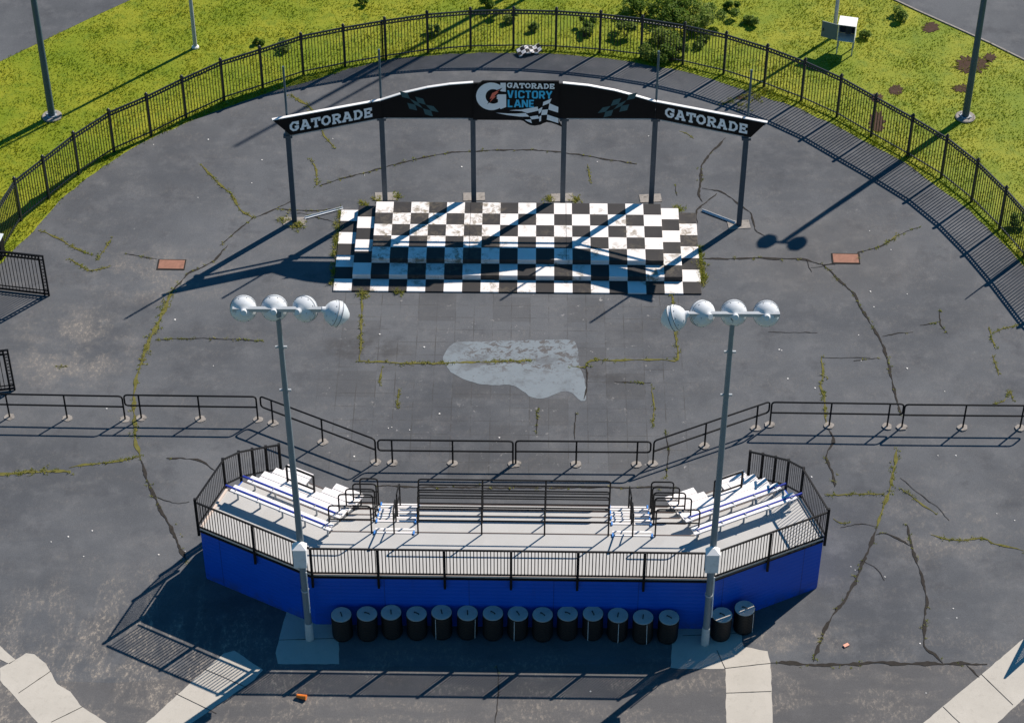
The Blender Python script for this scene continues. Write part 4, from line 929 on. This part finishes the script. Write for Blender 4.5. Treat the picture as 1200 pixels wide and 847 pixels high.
# aisle steps and handrails
for x0, x1 in ((-3.92, -2.80), (2.86, 3.98)):
    for k in range(5):
        d = D[k + 1]; z = (ZT[k] + ZT[k + 1]) / 2 if k < 4 else .20
        a, b = ctr(x0, d + .004), ctr(x1, d + .004); e, f_ = ctr(x1, d + .30), ctr(x0, d + .30)
        mb = MB(); mb.prism([a, b, e, f_], (ZT[k + 1] + .002) if k < 4 else .02, z); sp = mb.build('step', 'deck', gs)
        mb = MB(); mb.bar(Z(f_, z + .005), Z(e, z + .005), .05, .01); mb.bar(Z(ctr(x0, d - .03), ZT[k] + .016), Z(ctr(x1, d - .03), ZT[k] + .016), .05, .01); mb.build('nosing', 'alu', sp)
        for xx in (x0, x1):
            mb = MB(); p = ctr(xx, d - .02); mb.bar(Z(p, ZT[k] + .02) - nc * .08, Z(p, ZT[k] + .02) + nc * .05, .045, .05); mb.build('end_bracket', 'bright_blue', sp)
    xm = (x0 + x1) / 2
    for (da, za, db, zb) in ((1.56, 2.1, 2.40, 1.72), (2.98, 1.34, 4.16, .58)):
        mb = MB(); mb.tube(fillet([Z(ctr(xm, da), za), Z(ctr(xm, da), za + .92), Z(ctr(xm, db), zb + .92), Z(ctr(xm, db), zb)], .10), .024, 8)
        mb.tube([Z(ctr(xm, da), za + .48), Z(ctr(xm, db), zb + .48)], .02, 8); mb.build('aisle_handrail', 'black', gs, True)

# ------------------------------------------------------------------ floodlight poles
def floodlight(base, lean, lamps, label):
    c = V2(base); t = thing('floodlight_pole', c, label, 'floodlight pole'); hp = 12.35
    top_ = c + Vector((lean[0], lean[1], hp)); ax = lambda f_: c.lerp(top_, f_)
    mb = MB(); mb.tube([ax(.055), ax(.3), ax(.6), ax(.985)], [.100, .094, .084, .062], 16); mb.lathe([(0, .10), (.14, .10), (.2, .05)], ax(.985), (0, 0, 1), 12); pole = mb.build('pole', 'pole', t, True)
    mb = MB(); mb.lathe([(0, .118), (.02, .118), (.68, .113), (.70, .104)], c, (0, 0, 1), 20); mb.build('base_sleeve', 'sleeve', t, True)
    mb = MB()
    for f_ in (.78, .90):
        p = ax(f_); mb.bar(p + Vector((-.15, 0, 0)), p + Vector((.15, 0, 0)), .05, .05)
    mb.build('step_peg', 'galv', pole)
    p = ax(.29); mb = MB(); mb.box((p.x - .02, p.y - .19, 3.62), (.36, .24, .72)); bx = mb.build('junction_box', 'lamp', t, bevel=.012)
    mb = MB(); q = (p.x - .02, p.y - .19); mb.add([(q[0] - .20, q[1] - .14, 3.984), (q[0] + .20, q[1] - .14, 3.984), (q[0] + .20, q[1] + .14, 3.984), (q[0] - .20, q[1] + .14, 3.984), (q[0] - .05, q[1] + .02, 4.09), (q[0] + .05, q[1] + .02, 4.09), (q[0] + .05, q[1] + .12, 4.09), (q[0] - .05, q[1] + .12, 4.09)],
        [(3, 2, 1, 0), (4, 5, 6, 7), (0, 1, 5, 4), (1, 2, 6, 5), (2, 3, 7, 6), (3, 0, 4, 7)]); mb.build('lid', 'white', bx)
    mb = MB(); mb.tube([(p.x + .10, p.y - .08, 2.85), (p.x + .105, p.y - .08, 2.2), (p.x + .115, p.y - .08, 1.2)], .017, 6); mb.build('conduit', 'lamp', t, True)
    mb = MB(); mb.lathe([(0, .115), (.05, .115)], ax(.165), (0, 0, 1), 16); mb.build('clamp', 'galv', pole)
    xs = [l[0] for l in lamps]; z_ = hp + .02
    mid = sum(xs) / 4; a_, b_ = (-1.13, .72 + .42) if mid > 0 else (-1.14, 1.13)
    if mid > 0: a_, b_ = -1.12, 1.18
    else: a_, b_ = -1.14, 1.16
    mb = MB(); mb.bar(top_ + Vector((a_, 0, .02)), top_ + Vector((b_, 0, .02)), .10, .10); arm = mb.build('crossarm', 'galv', t)
    for x_, az, dy in lamps:
        tilt = R(-24); dv = Vector((math.cos(R(az)) * math.cos(tilt), math.sin(R(az)) * math.cos(tilt), math.sin(tilt)))
        o = top_ + Vector((x_, dy, -.12)) - dv * .28
        mb = MB(); mb.lathe([(-.10, .07), (-.02, .09), (0, .11), (.03, .18), (.09, .25), (.17, .30), (.24, .325), (.245, .335), (.275, .335), (.28, .328), (.35, .325), (.355, .335), (.38, .335), (.385, .315)], o, dv, 28); lh = mb.build('lamp_head', 'lamp', t, True)
        mb = MB(); mb.lathe([(.387, .318), (.45, .285), (.54, .20), (.62, .10), (.65, .02)], o, dv, 28); mb.build('lens', 'lens', lh, True)
        e1 = dv.cross(Vector((0, 0, 1))).normalized(); e2 = dv.cross(e1)
        mb = MB()
        for tt, rr in ((.262, .336), (.372, .336)): mb.tube([o + dv * tt + (e1 * math.cos(q) + e2 * math.sin(q)) * rr for q in [6.2832 * i / 28 for i in range(28)]], .007, 4, True)
        for q in range(10):
            v = e1 * math.cos(q * .628) + e2 * math.sin(q * .628); mb.box(o + dv * .20 + v * .308, (.02, .02, .02))
        mb.build('seam_ring', 'seam', lh)
        sv = dv.cross(Vector((0, 0, 1))).normalized(); s0 = top_ + Vector((max(a_ + .05, min(b_ - .05, x_)), 0, -.02)); 
        mb = MB(); mb.bar(s0, o + dv * .02, .08, .06); mb.bar(o + dv * .06 + sv * .2, o + dv * .06 - sv * .2, .05, .05); mb.build('bracket', 'galv', lh)
        mb = MB(); mb.bar(o + dv * .02 + sv * .12 + Vector((0, 0, -.16)), o + dv * .14 + sv * .12 + Vector((0, 0, -.16)), .09, .09); mb.build('ballast', 'lamp', lh)
    return t
floodlight((-5.72, 44.88), (-.13, .03), [(-.87, 97, .18), (-.10, 92, .20), (.66, 62, .18), (1.44, 5, .02)], 'tall grey floodlight pole at the left end of the blue wall, outermost lamp aimed right')
floodlight((5.49, 44.74), (0.01, .03), [(-1.44, 178, .02), (-.74, 120, .18), (.04, 92, .20), (.85, 86, .18)], 'tall grey floodlight pole at the right end of the blue wall, outermost lamp aimed left')

# ------------------------------------------------------------------ drums
BP = [(400.2, 720.4), (429.5, 720.2), (458.8, 717.9), (488.2, 718.8), (517.5, 718.4), (547.2, 718.2), (577.5, 719.5), (606.7, 719.0), (636, 720.7), (665.3, 719.2), (695, 719.0), (724.3, 720.7), (754.3, 723.3), (783.3, 723.0), (845.7, 720.2), (873.3, 712.2)]
names = ['leftmost drum of the shaded row, next to the left floodlight pole', 'second drum from the left in the shaded row under the blue wall', 'third drum from the left in the shaded row under the blue wall', 'fourth drum from the left in the shaded row under the blue wall', 'fifth drum from the left in the shaded row, strap at its left side', 'sixth drum from the left in the shaded row, strap at its right side',
         'seventh drum from the left, just left of the middle of the shaded row', 'eighth drum from the left, just right of the middle of the shaded row', 'sixth drum from the right end of the shaded row under the blue wall', 'fifth drum from the right end of the shaded row under the blue wall', 'fourth drum from the right end of the shaded row, strap at its left side', 'third drum from the right end of the shaded row, strap down its front',
         'second drum from the right end of the shaded row, strap down its front', 'drum at the right end of the shaded row, left of the right floodlight pole', 'partly sunlit drum touching the right floodlight pole', 'partly sunlit drum standing apart at the far right, below the blue wing wall']
strap = {4: -.9, 5: .9, 7: -.6, 10: -.8, 11: .0, 12: .05, 15: .95}
DH = .86; rd = .285
d0 = thing('drum', (0, 0, 0), 'x', 'drum', 'black drums along the blue wall')
prof = [(0, .27)] + [(.02, .285)] + sum([[(.06 + i * .068, .285), (.075 + i * .068, .296), (.094 + i * .068, .296), (.109 + i * .068, .285)] for i in range(11)], []) + [(DH - .03, .285), (DH - .025, .30), (DH - .002, .30), (DH, .292)]
mb = MB(); mb.lathe(prof, (0, 0, 0), (0, 0, 1), 28); mb.build('body', 'drum', d0, True)
mb = MB(); mb.lathe([(0, .287), (.010, .286), (.014, .275)], (0, 0, DH + .002), (0, 0, 1), 28); ld = mb.build('lid', 'drum_lid', d0)
mb = MB(); mb.tube(fillet([(0, -.07, DH + .016), (0, -.07, DH + .05), (0, .07, DH + .05), (0, .07, DH + .016)], .02), .014, 6); mb.build('handle', 'black', ld)
for i, (px, py) in enumerate(BP):
    t = d0 if i == 0 else copy_tree(d0); g = G(px, py, DH); t.location = (g.x, g.y, .016); t['label'] = names[i]; t.rotation_euler = (R(random.uniform(-1.2, 1.2)), R(random.uniform(-1.2, 1.2)), random.uniform(0, .3)); t.scale = (1, 1, random.uniform(.975, 1.02))
    hz = [.3, 1.0, 0, .9, 0, .05, .8, .3, .6, .9, .1, -.2, -.4, .9, .8, 1.1][i]; 
    for ch in t.children:
        if ch.name.startswith('lid'):
            ch.rotation_euler = (0, 0, hz)
for i, s_ in strap.items():
    t = [o for o in COL.objects if o.get('label') == names[i]][0]; an = -math.pi / 2 + s_ * .9
    mb = MB(); dx, dy = math.cos(an), math.sin(an); l_ = t.location
    mb.bar((l_.x + dx * .302, l_.y + dy * .302, l_.z + .02), (l_.x + dx * .302, l_.y + dy * .302, l_.z + DH - .02), .013, .006, (dx, dy, 0)); mb.build('strap', 'lamp', t)

# ------------------------------------------------------------------ small things lying about
c = G(620, 62.5); t = thing('checkered_board', c, 'small black and white checkered board lying at the grass edge under the fence', 'board', rz=.32)
mb = MB(); n = 8
vs = []
for zt in (0, .05):
    for j in range(3):
        for i in range(n + 1): vs.append((c.x - .45 + .9 * i / n, c.y - .18 + .18 * j, .03 + zt + .09 * math.sin(i / n * 4.2) ** 2 + .05 * j))
fs = []
for q in range(2):
    for j in range(2):
        for i in range(n): a = q * 3 * (n + 1) + j * (n + 1) + i; f_ = (a, a + 1, a + n + 2, a + n + 1); fs.append(f_ if q else f_[::-1])
for i in range(n):
    for j in (0, 2): a = j * (n + 1) + i; fs.append((a, a + 1, a + 1 + 3 * (n + 1), a + 3 * (n + 1)))
for j in range(2):
    for i in (0, n): a = j * (n + 1) + i; fs.append((a, a + n + 1, a + n + 1 + 3 * (n + 1), a + 3 * (n + 1)))
mb.add(vs, fs); mb.build('board', 'check_small', t)
c = G(353.7, 818); t = thing('plastic_cup', c, 'orange plastic cup lying on the asphalt below the left floodlight pole', 'cup')
mb = MB(); mb.lathe([(0, .055), (.24, .075), (.245, .08), (.26, .08)], (c.x - .12, c.y + .03, .082), (1, -.25, 0), 16); mb.build('cup', 'orange', t, True)
mb = MB(); mb.lathe([(0, .05), (.012, .058)], (c.x - .14, c.y + .035, .082), (1, -.25, 0), 16); mb.build('base_rim', 'orange', t)
c = G(991.4, 756.6); mb = MB(); mb.box((c.x, c.y, .03), (.17, .10, .045), .55); tag(mb.build('carton', 'salmon', bevel=.008), 'small pink-orange carton lying on the asphalt near the lower right corner', 'carton')
scr = [(60, 635), (80, 629), (186, 650), (217, 646), (98, 652), (108, 622), (904, 549), (951, 559), (400, 270), (244, 164), (307, 188), (180, 170), (390, 163), (1019, 271), (1044, 293), (1063, 345), (1020, 342), (1006, 393), (1009, 423), (1063, 432), (1107, 459), (955, 455), (913, 410), (923, 444), (916, 411), (497, 407), (1099, 534), (1120, 534), (1189, 610), (1168, 602), (1117, 713), (1121, 724), (997, 664), (1002, 668), (1037, 676), (1078, 754), (1085, 812), (692, 810), (205, 375), (250, 429), (125, 479), (455, 502), (480, 504), (515, 485), (459, 501), (585, 513), (415, 535), (445, 392), (541, 196), (427, 206), (700, 190), (760, 160), (1024, 160 + 200), (870, 210), (295, 215), (232, 232), (205, 152)]
p0_ = None
for i, (px, py) in enumerate(scr):
    g = G(px, py); s_ = random.uniform(.03, .065)
    if p0_ is None:
        mb = MB(); mb.add([(-.5, -.35, 0), (.4, -.45, .03), (.55, .3, .10), (-.3, .45, .04), (.1, 0, .22), (-.5, -.35, -.05), (.4, -.45, -.03), (.55, .3, .04), (-.3, .45, -.02)], [(0, 1, 4), (1, 2, 4), (2, 3, 4), (3, 0, 4), (0, 5, 6, 1), (1, 6, 7, 2), (2, 7, 8, 3), (3, 8, 5, 0), (5, 8, 7, 6)])
        p0_ = mb.build('paper_scrap', 'paper'); o = p0_
    else: o = p0_.copy(); COL.objects.link(o)
    o.location = (g.x, g.y, .016); o.scale = (s_, s_, s_); o.rotation_euler = (0, 0, random.uniform(0, 6.28)); tag(o, 'tiny white scrap of paper litter lying on the dark asphalt', 'litter', 'paper scraps scattered on the asphalt')
# fallen steel angle beside the stage, at both ends
for a, b, l_ in (((357, 257), (402, 245), 'pale metal bar lying on the ground between the left arch post and the stage'), ((823, 248), (862, 263), 'pale metal bar lying on the ground between the stage and the right arch post')):
    p, q = G(*a), G(*b); mb = MB(); mb.bar(p + Vector((0, 0, .04)), q + Vector((0, 0, .04)), .07, .012); mb.bar(p + Vector((0, 0.03, .06)), q + Vector((0, .03, .06)), .012, .07); tag(mb.build('steel_bar', 'lamp'), l_, 'metal bar')
